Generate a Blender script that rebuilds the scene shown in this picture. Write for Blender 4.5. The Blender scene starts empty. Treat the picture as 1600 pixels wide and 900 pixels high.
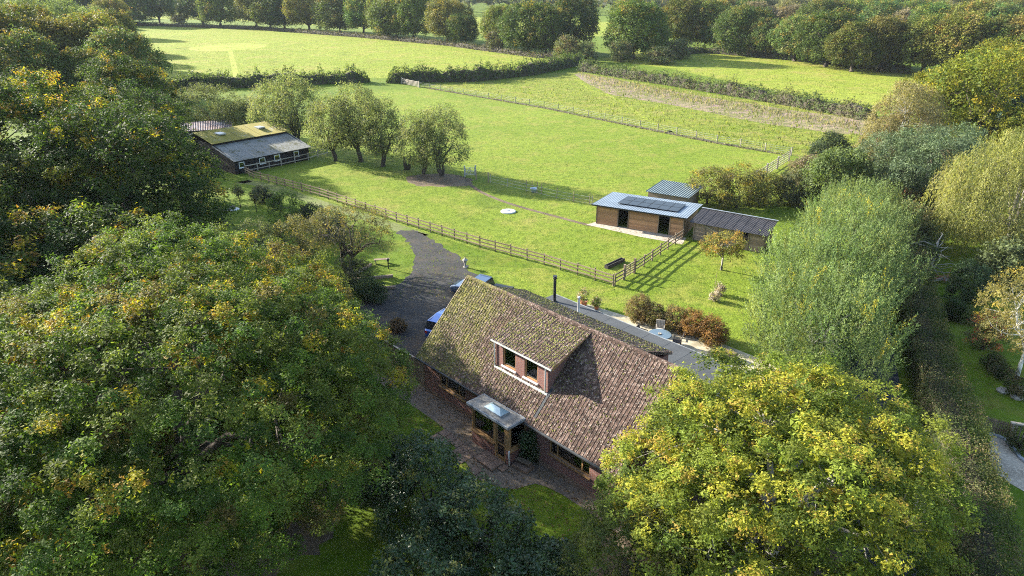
import bpy, bmesh, math, random
import numpy as np
from mathutils import Vector, Matrix

# ------------------------------------------------------------------ camera, sky, sun, exposure
SC = bpy.context.scene
COL = SC.collection
F_PX, PITCH, CAM_H = 1100.0, math.atan(480 / 1100), 23.5
cam_data = bpy.data.cameras.new('camera')
cam_data.sensor_width = 36.0
cam_data.lens = 36.0 * F_PX / 1600.0
cam_data.clip_start = 0.5
cam_data.clip_end = 20000.0
cam = bpy.data.objects.new('camera', cam_data)
cam.location = (0, 0, CAM_H)
cam.rotation_euler = (math.pi / 2 - PITCH, 0, 0)
COL.objects.link(cam)
SC.camera = cam

SUN_EL = math.radians(21.0)
SUN_XY = Vector((-0.86, 0.51)).normalized()          # horizontal direction towards the sun
world = bpy.data.worlds.new('World')
SC.world = world
world.use_nodes = True
wn = world.node_tree.nodes
wl = world.node_tree.links
sky = wn.new('ShaderNodeTexSky')
sky.sky_type = 'NISHITA'
sky.sun_disc = False
sky.sun_elevation = SUN_EL
sky.sun_rotation = math.atan2(SUN_XY.x, SUN_XY.y)
sky.air_density = 1.0
sky.dust_density = 1.5
bg = wn['Background']
bg.inputs['Strength'].default_value = 0.12
wl.new(sky.outputs['Color'], bg.inputs['Color'])

sun_data = bpy.data.lights.new('sun', 'SUN')
sun_data.energy = 5.0
sun_data.angle = math.radians(0.55)
sun_data.color = (1.0, 0.94, 0.82)
sun = bpy.data.objects.new('sun', sun_data)
sd = Vector((-SUN_XY.x * math.cos(SUN_EL), -SUN_XY.y * math.cos(SUN_EL), -math.sin(SUN_EL)))
sun.rotation_euler = sd.to_track_quat('-Z', 'Y').to_euler()
sun.location = (-60, 40, 60)
COL.objects.link(sun)

SC.view_settings.view_transform = 'Standard'
SC.view_settings.look = 'None'
SC.view_settings.exposure = 2.2
SC.view_settings.gamma = 1.0
SC.view_settings.use_curve_mapping = False
SC.render.engine = 'CYCLES'
SC.cycles.use_denoising = False
SC.cycles.pixel_filter_type = 'BLACKMAN_HARRIS'
SC.cycles.filter_width = 1.05
SC.cycles.max_bounces = 6
SC.cycles.diffuse_bounces = 3
SC.cycles.glossy_bounces = 3
SC.cycles.transmission_bounces = 4
SC.cycles.transparent_max_bounces = 12
SC.cycles.volume_bounces = 0
SC.cycles.sample_clamp_direct = 0.24
SC.cycles.sample_clamp_indirect = 0.24
SC.cycles.caustics_reflective = False
SC.cycles.caustics_refractive = False
SC.cycles.blur_glossy = 1.0

# ------------------------------------------------------------------ helpers
_f = Vector((0, math.cos(PITCH), -math.sin(PITCH)))
_u = Vector((0, math.sin(PITCH), math.cos(PITCH)))


def at(x, y, z=0.0):
    """The point at height z that photograph pixel (x, y) looks at."""
    d = Vector(((x - 800) / F_PX, 0, 0)) + _u * ((450 - y) / F_PX) + _f
    return Vector((0, 0, CAM_H)) + d * ((z - CAM_H) / d.z)


def at2(x, y, z=0.0):
    p = at(x, y, z)
    return (p.x, p.y)


def lerp(a, b, t):
    return a + (b - a) * t


def tag(o, label=None, cat=None, group=None, kind=None):
    for k, v in (('label', label), ('category', cat), ('group', group), ('kind', kind)):
        if v:
            o[k] = v
    return o


def link(name, data, parent=None, loc=None, rot=None, scale=None):
    o = bpy.data.objects.new(name, data)
    COL.objects.link(o)
    if parent is not None:
        o.parent = parent
    if loc is not None:
        o.location = loc
    if rot is not None:
        o.rotation_euler = rot
    if scale is not None:
        o.scale = scale
    return o


def empty(name, loc, rz=0.0, label=None, cat=None, group=None):
    o = link(name, None, None, loc, (0, 0, rz))
    o.empty_display_size = 0.3
    return tag(o, label, cat, group)


class MB:
    """Collects shapes, then links them as one mesh object."""

    def __init__(self):
        self.v = []
        self.f = []

    def add(self, vs, fs):
        n = len(self.v)
        self.v += [tuple(p) for p in vs]
        self.f += [tuple(i + n for i in q) for q in fs]
        return self

    def box(self, x0, x1, y0, y1, z0, z1):
        return self.add([(x0, y0, z0), (x1, y0, z0), (x1, y1, z0), (x0, y1, z0), (x0, y0, z1), (x1, y0, z1), (x1, y1, z1), (x0, y1, z1)],
                        [(0, 3, 2, 1), (4, 5, 6, 7), (0, 1, 5, 4), (1, 2, 6, 5), (2, 3, 7, 6), (3, 0, 4, 7)])

    def bar(self, p, q, w, h, up=(0, 0, 1)):
        p, q = Vector(p), Vector(q)
        d = (q - p).normalized()
        s = d.cross(Vector(up))
        if s.length < 1e-4:
            s = d.cross(Vector((1, 0, 0)))
        s.normalize()
        t = s.cross(d)
        vs = []
        for c in (p, q):
            for a, b in ((-1, -1), (1, -1), (1, 1), (-1, 1)):
                vs.append(c + s * (a * w / 2) + t * (b * h / 2))
        return self.add(vs, [(0, 3, 2, 1), (4, 5, 6, 7), (0, 1, 5, 4), (1, 2, 6, 5), (2, 3, 7, 6), (3, 0, 4, 7)])

    def prism(self, poly, lo, hi, axis='x'):
        """Polygon (two coordinates) pushed along an axis."""
        n = len(poly)
        mk = {'x': lambda a, b, c: (c, a, b), 'y': lambda a, b, c: (a, c, b), 'z': lambda a, b, c: (a, b, c)}[axis]
        vs = [mk(a, b, lo) for a, b in poly] + [mk(a, b, hi) for a, b in poly]
        fs = [tuple(range(n - 1, -1, -1)), tuple(range(n, 2 * n))]
        fs += [(i, (i + 1) % n, n + (i + 1) % n, n + i) for i in range(n)]
        return self.add(vs, fs)

    def tube(self, pts, rad, n=8, cap=True):
        pts = [Vector(p) for p in pts]
        if not isinstance(rad, (list, tuple)):
            rad = [rad] * len(pts)
        vs = []
        for i, p in enumerate(pts):
            d = (pts[min(i + 1, len(pts) - 1)] - pts[max(i - 1, 0)]).normalized()
            s = d.cross(Vector((0, 0, 1)))
            if s.length < 1e-3:
                s = d.cross(Vector((1, 0, 0)))
            s.normalize()
            t = s.cross(d)
            for k in range(n):
                a = 2 * math.pi * k / n
                vs.append(p + (s * math.cos(a) + t * math.sin(a)) * rad[i])
        fs = []
        for i in range(len(pts) - 1):
            for k in range(n):
                a, b = i * n + k, i * n + (k + 1) % n
                fs.append((a, b, b + n, a + n))
        if cap:
            fs.append(tuple(range(n - 1, -1, -1)))
            fs.append(tuple(range((len(pts) - 1) * n, len(pts) * n)))
        return self.add(vs, fs)

    def lathe(self, prof, n=16, c=(0, 0)):
        vs, fs = [], []
        for r, z in prof:
            for k in range(n):
                a = 2 * math.pi * k / n
                vs.append((c[0] + r * math.cos(a), c[1] + r * math.sin(a), z))
        for i in range(len(prof) - 1):
            for k in range(n):
                a, b = i * n + k, i * n + (k + 1) % n
                fs.append((a, b, b + n, a + n))
        fs.append(tuple(range(n - 1, -1, -1)))
        fs.append(tuple(range((len(prof) - 1) * n, len(prof) * n)))
        return self.add(vs, fs)

    def mesh(self, name, mat, smooth=False):
        m = bpy.data.meshes.new(name)
        m.from_pydata(self.v, [], self.f)
        m.materials.append(mat)
        if smooth:
            m.polygons.foreach_set('use_smooth', [True] * len(m.polygons))
        m.update()
        return m

    def build(self, name, mat, parent=None, smooth=False, bevel=0.0, loc=None, rot=None):
        o = link(name, self.mesh(name, mat, smooth), parent, loc, rot)
        if bevel:
            b = o.modifiers.new('bevel', 'BEVEL')
            b.width = bevel
            b.segments = 2
            b.limit_method = 'ANGLE'
        return o


# ------------------------------------------------------------------ materials
def nodes(name):
    m = bpy.data.materials.new(name)
    m.use_nodes = True
    nt = m.node_tree
    return m, nt.nodes, nt.links, nt.nodes['Principled BSDF']


def rgba(c):
    return (c[0], c[1], c[2], 1.0)


def noise(N, L, vec, scale, detail=4.0, rough=0.55):
    t = N.new('ShaderNodeTexNoise')
    t.inputs['Scale'].default_value = scale
    t.inputs['Detail'].default_value = detail
    t.inputs['Roughness'].default_value = rough
    if vec is not None:
        L.new(vec, t.inputs['Vector'])
    return t.outputs['Fac']


def ramp(N, L, fac, stops):
    r = N.new('ShaderNodeValToRGB')
    e = r.color_ramp.elements
    while len(e) > 1:
        e.remove(e[-1])
    e[0].position, e[0].color = stops[0][0], rgba(stops[0][1]) if isinstance(stops[0][1], tuple) else (stops[0][1],) * 3 + (1,)
    for p, c in stops[1:]:
        k = e.new(p)
        k.color = rgba(c) if isinstance(c, tuple) else (c, c, c, 1)
    L.new(fac, r.inputs['Fac'])
    return r.outputs['Color']


def mixc(N, L, fac, a, b, mode='MIX'):
    m = N.new('ShaderNodeMix')
    m.data_type = 'RGBA'
    m.blend_type = mode
    for sock, val in ((m.inputs[0], fac), (m.inputs[6], a), (m.inputs[7], b)):
        if isinstance(val, (int, float)):
            sock.default_value = val
        elif isinstance(val, tuple):
            sock.default_value = rgba(val)
        else:
            L.new(val, sock)
    return m.outputs[2]


def math_node(N, L, op, a, b=None):
    m = N.new('ShaderNodeMath')
    m.operation = op
    for s, v in ((m.inputs[0], a), (m.inputs[1], b)):
        if v is None:
            continue
        if isinstance(v, (int, float)):
            s.default_value = v
        else:
            L.new(v, s)
    return m.outputs[0]


def bump(N, L, P, height, strength=0.4, dist=0.05):
    b = N.new('ShaderNodeBump')
    b.inputs['Strength'].default_value = strength
    b.inputs['Distance'].default_value = dist
    L.new(height, b.inputs['Height'])
    L.new(b.outputs['Normal'], P.inputs['Normal'])


def pos(N):
    return N.new('ShaderNodeNewGeometry').outputs['Position']


def obj_co(N):
    return N.new('ShaderNodeTexCoord').outputs['Object']


def plain(name, col, rough=0.7, metal=0.0, var=0.25, scale=3.0, spec=0.3, bumpy=0.0, local=True):
    """A colour with blotchy variation and a little relief."""
    m, N, L, P = nodes(name)
    co = obj_co(N) if local else pos(N)
    n1 = noise(N, L, co, scale)
    n2 = noise(N, L, co, scale * 9, 2)
    lo = tuple(c * (1 - var) for c in col)
    hi = tuple(min(1, c * (1 + var)) for c in col)
    c = ramp(N, L, n1, [(0.4, lo), (0.6, hi)])
    c = mixc(N, L, 0.35, c, ramp(N, L, n2, [(0.4, lo), (0.6, hi)]))
    L.new(c, P.inputs['Base Color'])
    P.inputs['Roughness'].default_value = rough
    P.inputs['Metallic'].default_value = metal
    P.inputs['Specular IOR Level'].default_value = spec
    if bumpy:
        bump(N, L, P, n2, bumpy, 0.03)
    return m


def grass_mat(name, dark, mid, light, patch=0.05, tuft=1.3, bmp=0.6, dist=0.12):
    m, N, L, P = nodes(name)
    co = pos(N)
    big = noise(N, L, co, patch, 6, 0.62)
    med = noise(N, L, co, patch * 7, 5, 0.65)
    fine = noise(N, L, co, tuft, 6, 0.75)
    vfine = noise(N, L, co, tuft * 5, 4, 0.75)
    c = ramp(N, L, big, [(0.40, mid), (0.5, tuple(lerp(p, q, 0.5) for p, q in zip(mid, light))), (0.60, light)])
    straw = (light[0] * 1.2, light[1] * 0.95, light[2] * 1.6)
    c = mixc(N, L, ramp(N, L, med, [(0.48, 0.0), (0.62, 0.75)]), c, straw)
    c = mixc(N, L, ramp(N, L, fine, [(0.48, 0.0), (0.62, 0.8)]), c, dark)
    c = mixc(N, L, ramp(N, L, vfine, [(0.5, 0.0), (0.63, 0.6)]), c, tuple(v * 0.6 for v in mid))
    worn = noise(N, L, co, patch * 3.1, 6, 0.7)
    c = mixc(N, L, ramp(N, L, worn, [(0.57, 0.0), (0.66, 0.55)]), c, (light[0] * 1.25, light[1] * 0.85, light[2] * 2.2))
    c = mixc(N, L, ramp(N, L, worn, [(0.34, 0.55), (0.43, 0.0)]), c, tuple(v * 0.8 for v in dark))
    L.new(c, P.inputs['Base Color'])
    P.inputs['Roughness'].default_value = 0.95
    P.inputs['Specular IOR Level'].default_value = 0.1
    P.inputs['Sheen Weight'].default_value = 0.0
    P.inputs['Sheen Roughness'].default_value = 0.5
    P.inputs['Sheen Tint'].default_value = (0.8, 0.9, 0.35, 1)
    h = math_node(N, L, 'ADD', fine, math_node(N, L, 'MULTIPLY', vfine, 0.5))
    bump(N, L, P, h, bmp, dist)
    return m


def leaf_mat(name, trans=0.46, rough=0.65, spec=0.12, hue_var=0.006, val_var=0.08):
    m, N, L, P = nodes(name)
    a = N.new('ShaderNodeAttribute')
    a.attribute_name = 'Col'
    oi = N.new('ShaderNodeObjectInfo')
    hs = N.new('ShaderNodeHueSaturation')
    L.new(a.outputs['Color'], hs.inputs['Color'])
    mr = N.new('ShaderNodeMapRange')
    mr.inputs['To Min'].default_value = 0.5 - hue_var
    mr.inputs['To Max'].default_value = 0.5 + hue_var
    L.new(oi.outputs['Random'], mr.inputs['Value'])
    L.new(mr.outputs[0], hs.inputs['Hue'])
    w = N.new('ShaderNodeTexWhiteNoise')
    w.noise_dimensions = '1D'
    L.new(oi.outputs['Random'], w.inputs['W'])
    mr2 = N.new('ShaderNodeMapRange')
    mr2.inputs['To Min'].default_value = 1 - val_var
    mr2.inputs['To Max'].default_value = 1 + val_var
    L.new(w.outputs['Value'], mr2.inputs['Value'])
    L.new(mr2.outputs[0], hs.inputs['Value'])
    L.new(hs.outputs['Color'], P.inputs['Base Color'])
    P.inputs['Roughness'].default_value = rough
    P.inputs['Specular IOR Level'].default_value = spec
    t = N.new('ShaderNodeBsdfTranslucent')
    tc = mixc(N, L, 1.0, hs.outputs['Color'], (1.2, 1.2, 0.6), 'MULTIPLY')
    L.new(tc, t.inputs['Color'])
    mx = N.new('ShaderNodeMixShader')
    mx.inputs[0].default_value = trans
    L.new(P.outputs[0], mx.inputs[1])
    L.new(t.outputs[0], mx.inputs[2])
    out = [n for n in N if n.type == 'OUTPUT_MATERIAL'][0]
    L.new(mx.outputs[0], out.inputs['Surface'])
    return m


def glass_mat(name, tint=(0.75, 0.85, 0.85), clear=0.75):
    m, N, L, P = nodes(name)
    tr = N.new('ShaderNodeBsdfTransparent')
    tr.inputs[0].default_value = rgba(tint)
    gl = N.new('ShaderNodeBsdfGlossy')
    gl.inputs['Roughness'].default_value = 0.03
    fr = N.new('ShaderNodeFresnel')
    fr.inputs[0].default_value = 1.5
    fac = math_node(N, L, 'ADD', math_node(N, L, 'MULTIPLY', fr.outputs[0], 1.0), 1 - clear - 0.15)
    mx = N.new('ShaderNodeMixShader')
    L.new(fac, mx.inputs[0])
    L.new(tr.outputs[0], mx.inputs[1])
    L.new(gl.outputs[0], mx.inputs[2])
    L.new(mx.outputs[0], [n for n in N if n.type == 'OUTPUT_MATERIAL'][0].inputs['Surface'])
    return m


def brick_mat(name):
    m, N, L, P = nodes(name)
    co = obj_co(N)
    sp = N.new('ShaderNodeSeparateXYZ')
    L.new(co, sp.inputs[0])
    cb = N.new('ShaderNodeCombineXYZ')
    L.new(math_node(N, L, 'ADD', sp.outputs[0], sp.outputs[1]), cb.inputs[0])
    L.new(sp.outputs[2], cb.inputs[1])
    b = N.new('ShaderNodeTexBrick')
    L.new(cb.outputs[0], b.inputs['Vector'])
    b.inputs['Color1'].default_value = (0.17, 0.062, 0.05, 1)
    b.inputs['Color2'].default_value = (0.27, 0.10, 0.07, 1)
    b.inputs['Mortar'].default_value = (0.22, 0.18, 0.165, 1)
    b.inputs['Scale'].default_value = 1.0
    b.inputs['Mortar Size'].default_value = 0.012
    b.inputs['Brick Width'].default_value = 0.225
    b.inputs['Row Height'].default_value = 0.075
    b.inputs['Bias'].default_value = -0.1
    n1 = noise(N, L, co, 1.2, 5)
    c = mixc(N, L, ramp(N, L, n1, [(0.35, 0.0), (0.75, 0.5)]), b.outputs['Color'], (0.11, 0.06, 0.055))
    L.new(c, P.inputs['Base Color'])
    P.inputs['Roughness'].default_value = 0.88
    P.inputs['Specular IOR Level'].default_value = 0.2
    bump(N, L, P, math_node(N, L, 'SUBTRACT', 1.0, b.outputs['Fac']), 0.5, 0.008)
    return m


def tile_mat(name):
    """Weathered concrete tiles: brown to pink, moss thickest towards the drive end, pale lichen."""
    m, N, L, P = nodes(name)
    co = pos(N)
    v = N.new('ShaderNodeTexVoronoi')
    v.inputs['Scale'].default_value = 6.0
    L.new(co, v.inputs['Vector'])
    sp = N.new('ShaderNodeSeparateColor')
    L.new(v.outputs['Color'], sp.inputs[0])
    base = ramp(N, L, sp.outputs[0], [(0.0, (0.042, 0.028, 0.023)), (0.4, (0.078, 0.049, 0.039)), (0.75, (0.115, 0.073, 0.058)), (1.0, (0.22, 0.155, 0.125))])
    fine = noise(N, L, co, 16, 5, 0.75)
    base = mixc(N, L, ramp(N, L, fine, [(0.47, 0.0), (0.62, 0.8)]), base, (0.05, 0.039, 0.03))
    # along the ridge: 0 at the drive end, about 15 at the other
    s = N.new('ShaderNodeSeparateXYZ')
    L.new(co, s.inputs[0])
    along = math_node(N, L, 'ADD', math_node(N, L, 'MULTIPLY', math_node(N, L, 'ADD', s.outputs[0], 5.83), 0.685),
                      math_node(N, L, 'MULTIPLY', math_node(N, L, 'SUBTRACT', s.outputs[1], 37.8), -0.7286))
    grow = N.new('ShaderNodeMapRange')
    grow.inputs['From Min'].default_value = 2.0
    grow.inputs['From Max'].default_value = 11.5
    grow.inputs['To Min'].default_value = 0.15
    grow.inputs['To Max'].default_value = -0.1
    L.new(along, grow.inputs['Value'])
    m1 = noise(N, L, co, 0.55, 4, 0.6)
    m2 = noise(N, L, co, 7.5, 5, 0.75)
    mf = math_node(N, L, 'ADD', math_node(N, L, 'ADD', math_node(N, L, 'MULTIPLY', m1, 0.45), math_node(N, L, 'MULTIPLY', m2, 0.75)), grow.outputs[0])
    moss = ramp(N, L, noise(N, L, co, 3.5, 4), [(0.4, (0.075, 0.068, 0.022)), (0.52, (0.125, 0.118, 0.03)), (0.63, (0.20, 0.185, 0.04))])
    c = mixc(N, L, ramp(N, L, mf, [(0.66, 0.0), (0.76, 0.85)]), base, moss)
    li = noise(N, L, co, 11, 3, 0.5)
    c = mixc(N, L, ramp(N, L, li, [(0.61, 0.0), (0.66, 0.85)]), c, (0.36, 0.31, 0.26))
    L.new(c, P.inputs['Base Color'])
    P.inputs['Roughness'].default_value = 0.93
    P.inputs['Specular IOR Level'].default_value = 0.15
    bump(N, L, P, math_node(N, L, 'ADD', m2, fine), 0.8, 0.05)
    return m


def board_mat(name, a, b, scale=(1, 1, 14)):
    m, N, L, P = nodes(name)
    co = obj_co(N)
    mp = N.new('ShaderNodeMapping')
    mp.inputs['Scale'].default_value = scale
    L.new(co, mp.inputs['Vector'])
    g = noise(N, L, mp.outputs[0], 2.2, 5, 0.65)
    oi = N.new('ShaderNodeObjectInfo')
    c = ramp(N, L, g, [(0.3, a), (0.7, b)])
    k = N.new('ShaderNodeMapRange')
    k.inputs['To Min'].default_value = 0.7
    k.inputs['To Max'].default_value = 1.25
    L.new(oi.outputs['Random'], k.inputs['Value'])
    hs = N.new('ShaderNodeHueSaturation')
    L.new(c, hs.inputs['Color'])
    L.new(k.outputs[0], hs.inputs['Value'])
    L.new(hs.outputs[0], P.inputs['Base Color'])
    P.inputs['Roughness'].default_value = 0.85
    P.inputs['Specular IOR Level'].default_value = 0.2
    bump(N, L, P, g, 0.3, 0.01)
    return m


def asphalt_mat(name, lo, hi, grit=9.0, litter=None):
    m, N, L, P = nodes(name)
    co = pos(N)
    n1 = noise(N, L, co, 0.35, 5, 0.6)
    n2 = noise(N, L, co, grit, 4, 0.8)
    c = ramp(N, L, n1, [(0.4, lo), (0.6, hi)])
    c = mixc(N, L, ramp(N, L, n2, [(0.5, 0.0), (0.64, 0.55)]), c, tuple(v * 2.0 for v in hi))
    if litter:
        n3 = noise(N, L, co, 0.8, 5, 0.7)
        c = mixc(N, L, ramp(N, L, n3, [(0.5, 0.0), (0.6, 0.75)]), c, litter)
    L.new(c, P.inputs['Base Color'])
    P.inputs['Roughness'].default_value = 0.9
    P.inputs['Specular IOR Level'].default_value = 0.2
    bump(N, L, P, n2, 0.4, 0.02)
    return m


M = {}
M['grass'] = grass_mat('grass', (0.045, 0.08, 0.005), (0.08, 0.13, 0.008), (0.11, 0.16, 0.012))
M['paddock'] = grass_mat('paddock_grass', (0.070, 0.112, 0.009), (0.122, 0.172, 0.015), (0.162, 0.207, 0.023), 0.035, 1.1, 1.0, 0.16)
M['far_field'] = grass_mat('far_field_grass', (0.11, 0.148, 0.014), (0.17, 0.215, 0.021), (0.21, 0.245, 0.032), 0.02, 0.5, 1.0, 0.4)
M['rough'] = grass_mat('rough_field_grass', (0.085, 0.122, 0.013), (0.15, 0.195, 0.022), (0.19, 0.22, 0.034), 0.04, 0.55, 1.0, 0.7)
M['dry'] = grass_mat('dry_grass', (0.075, 0.10, 0.018), (0.17, 0.155, 0.07), (0.24, 0.20, 0.115), 0.06, 0.7, 1.0, 0.4)
M['path_grass'] = grass_mat('mown_grass', (0.07, 0.105, 0.012), (0.105, 0.15, 0.017), (0.13, 0.165, 0.025), 0.05, 1.2, 0.3, 0.05)
M['mown'] = grass_mat('mown_field_grass', (0.15, 0.185, 0.02), (0.21, 0.25, 0.03), (0.25, 0.275, 0.045), 0.03, 0.8, 0.7, 0.15)
M['earth'] = asphalt_mat('earth', (0.06, 0.045, 0.03), (0.12, 0.09, 0.06), 5, (0.14, 0.09, 0.05))
M['drive'] = asphalt_mat('driveway', (0.018, 0.0185, 0.019), (0.032, 0.0315, 0.031), 7, (0.05, 0.04, 0.028))
M['lane'] = asphalt_mat('lane', (0.03, 0.032, 0.037), (0.048, 0.05, 0.056), 8)
M['litter'] = asphalt_mat('leaf_litter', (0.10, 0.08, 0.062), (0.17, 0.135, 0.105), 6, (0.19, 0.14, 0.09))
M['gravel'] = asphalt_mat('gravel', (0.25, 0.21, 0.16), (0.36, 0.31, 0.24), 6)
M['track'] = asphalt_mat('track', (0.085, 0.11, 0.02), (0.11, 0.12, 0.04), 4, (0.08, 0.125, 0.012))
M['concrete'] = asphalt_mat('concrete', (0.26, 0.22, 0.18), (0.36, 0.31, 0.25), 4)
M['patio'] = asphalt_mat('patio', (0.27, 0.24, 0.17), (0.37, 0.33, 0.24), 3, (0.22, 0.19, 0.12))
M['leaf'] = leaf_mat('leaves')
M['leaf_gloss'] = leaf_mat('glossy_leaves', 0.2, 0.42, 0.4)
M['leaf_copy'] = leaf_mat('copied_tree_leaves', 0.35, 0.65, 0.12, 0.03, 0.32)
M['needle'] = leaf_mat('needles', 0.2, 0.6, 0.25)
M['bark'] = plain('bark', (0.06, 0.047, 0.035), 0.9, var=0.45, scale=1.5, bumpy=0.6)
M['bark_pale'] = plain('pale_bark', (0.24, 0.22, 0.19), 0.9, var=0.4, scale=1.5, bumpy=0.6)
M['bark_white'] = plain('white_bark', (0.55, 0.53, 0.48), 0.85, var=0.4, scale=2, bumpy=0.4)
M['twig'] = plain('twigs', (0.05, 0.042, 0.03), 0.95, var=0.4, scale=2)
M['brick'] = brick_mat('brick')
M['tile'] = tile_mat('roof_tiles')
M['mortar'] = plain('mortar', (0.42, 0.34, 0.25), 0.9, scale=4, var=0.35, bumpy=0.4)
M['oak'] = board_mat('oak_frame', (0.27, 0.15, 0.06), (0.42, 0.25, 0.11))
M['white'] = plain('white_paint', (0.72, 0.72, 0.70), 0.5, var=0.12)
M['glass'] = glass_mat('window_glass')
M['dark'] = plain('dark_interior', (0.03, 0.03, 0.032), 0.9)
M['room'] = plain('room_wall', (0.14, 0.125, 0.10), 0.9)
M['curtain'] = plain('curtain', (0.45, 0.47, 0.45), 0.9, scale=8)
M['felt'] = plain('grey_roof_felt', (0.045, 0.05, 0.055), 0.9, var=0.18, scale=0.8, bumpy=0.15)
M['lead'] = plain('lead', (0.22, 0.24, 0.26), 0.6, var=0.3, scale=2)
M['black_metal'] = plain('black_metal', (0.025, 0.026, 0.028), 0.45, 0.3)
M['grey_metal'] = plain('galvanised_metal', (0.42, 0.43, 0.44), 0.45, 0.7, var=0.15)
M['steel_roof'] = plain('grey_blue_steel', (0.155, 0.19, 0.225), 0.5, 0.1, var=0.15, scale=0.6)
M['green_roof'] = plain('green_steel', (0.14, 0.17, 0.165), 0.55, 0.1, var=0.2, scale=0.6)
M['bitumen'] = plain('black_corrugated_sheet', (0.035, 0.032, 0.034), 0.6, var=0.3, scale=1.0)
M['panel'] = plain('solar_cells', (0.010, 0.014, 0.022), 0.38, 0.0, var=0.1, spec=0.3)
M['boards'] = board_mat('larch_boards', (0.27, 0.145, 0.07), (0.44, 0.26, 0.14))
M['grey_boards'] = board_mat('weathered_boards', (0.19, 0.14, 0.10), (0.32, 0.24, 0.17))
M['black_boards'] = board_mat('black_boards', (0.005, 0.0055, 0.007), (0.013, 0.0135, 0.015))
M['fence'] = board_mat('fence_wood', (0.15, 0.11, 0.075), (0.27, 0.205, 0.145))
M['fence_pale'] = board_mat('pale_fence_wood', (0.25, 0.22, 0.18), (0.42, 0.37, 0.30))
M['slab'] = plain('paving_slab', (0.17, 0.115, 0.085), 0.85, var=0.3, scale=2.5, bumpy=0.3)
M['stone'] = plain('stone', (0.27, 0.25, 0.22), 0.9, var=0.35, scale=5, bumpy=0.5)
M['tyre'] = plain('tyre', (0.018, 0.018, 0.019), 0.8)
M['plastic'] = plain('plastic', (0.45, 0.55, 0.62), 0.4, var=0.15)
M['card'] = plain('cardboard', (0.42, 0.30, 0.17), 0.85)
M['wicker'] = plain('dark_wicker', (0.045, 0.038, 0.034), 0.7, var=0.4, scale=20, bumpy=0.6)
M['terracotta'] = plain('terracotta', (0.30, 0.12, 0.06), 0.8)


def paint(name, col):
    m, N, L, P = nodes(name)
    P.inputs['Base Color'].default_value = rgba(col)
    P.inputs['Roughness'].default_value = 0.25
    P.inputs['Metallic'].default_value = 0.3
    P.inputs['Coat Weight'].default_value = 1.0
    P.inputs['Coat Roughness'].default_value = 0.05
    return m


M['car_dark'] = paint('dark_blue_paint', (0.025, 0.05, 0.10))
M['car_blue'] = paint('bright_blue_paint', (0.01, 0.09, 0.36))
M['car_glass'] = plain('car_glass', (0.02, 0.025, 0.03), 0.06, spec=0.6)
# ------------------------------------------------------------------ vegetation
def unit(v):
    return v / np.maximum(np.linalg.norm(v, axis=-1, keepdims=True), 1e-9)


def quads_mesh(name, V, col, mat):
    """V: (n, k, 3) leaf faces of k corners, col: (n, 3)."""
    n, k = V.shape[:2]
    m = bpy.data.meshes.new(name)
    m.vertices.add(n * k)
    m.vertices.foreach_set('co', V.astype(np.float32).ravel())
    m.loops.add(n * k)
    m.loops.foreach_set('vertex_index', np.arange(n * k, dtype=np.int32))
    m.polygons.add(n)
    m.polygons.foreach_set('loop_start', np.arange(0, n * k, k, dtype=np.int32))
    a = m.color_attributes.new('Col', 'FLOAT_COLOR', 'POINT')
    c = np.ones((n, k, 4), dtype=np.float32)
    c[:, :, :3] = np.clip(col, 0, 1)[:, None, :]
    a.data.foreach_set('color', c.ravel())
    m.materials.append(mat)
    m.update(calc_edges=True)
    return m


def leaves(rng, P, Nn, size, width=0.62, along=None, curl=0.25):
    """A pointed leaf at each point P facing Nn."""
    n = len(P)
    Nn = unit(Nn)
    t = rng.normal(size=(n, 3)) if along is None else along + rng.normal(size=(n, 3)) * 0.35
    t = unit(t - Nn * np.sum(t * Nn, 1, keepdims=True))
    b = np.cross(Nn, t)
    s = size[:, None]
    w = width * rng.uniform(0.75, 1.25, (n, 1))
    sk = rng.uniform(-0.35, 0.35, (n, 1))
    return np.stack([P - t * s * 0.42 - b * s * w * 0.5, P - t * s * (0.42 + sk) * 0.6 + b * s * w * 0.55, P + t * s * 0.62 + b * s * w * sk * 0.5], 1)


def pick_cols(rng, pal, w, n):
    pal = np.array(pal, float)
    return pal[rng.choice(len(pal), n, p=np.array(w, float) / sum(w))]


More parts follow.
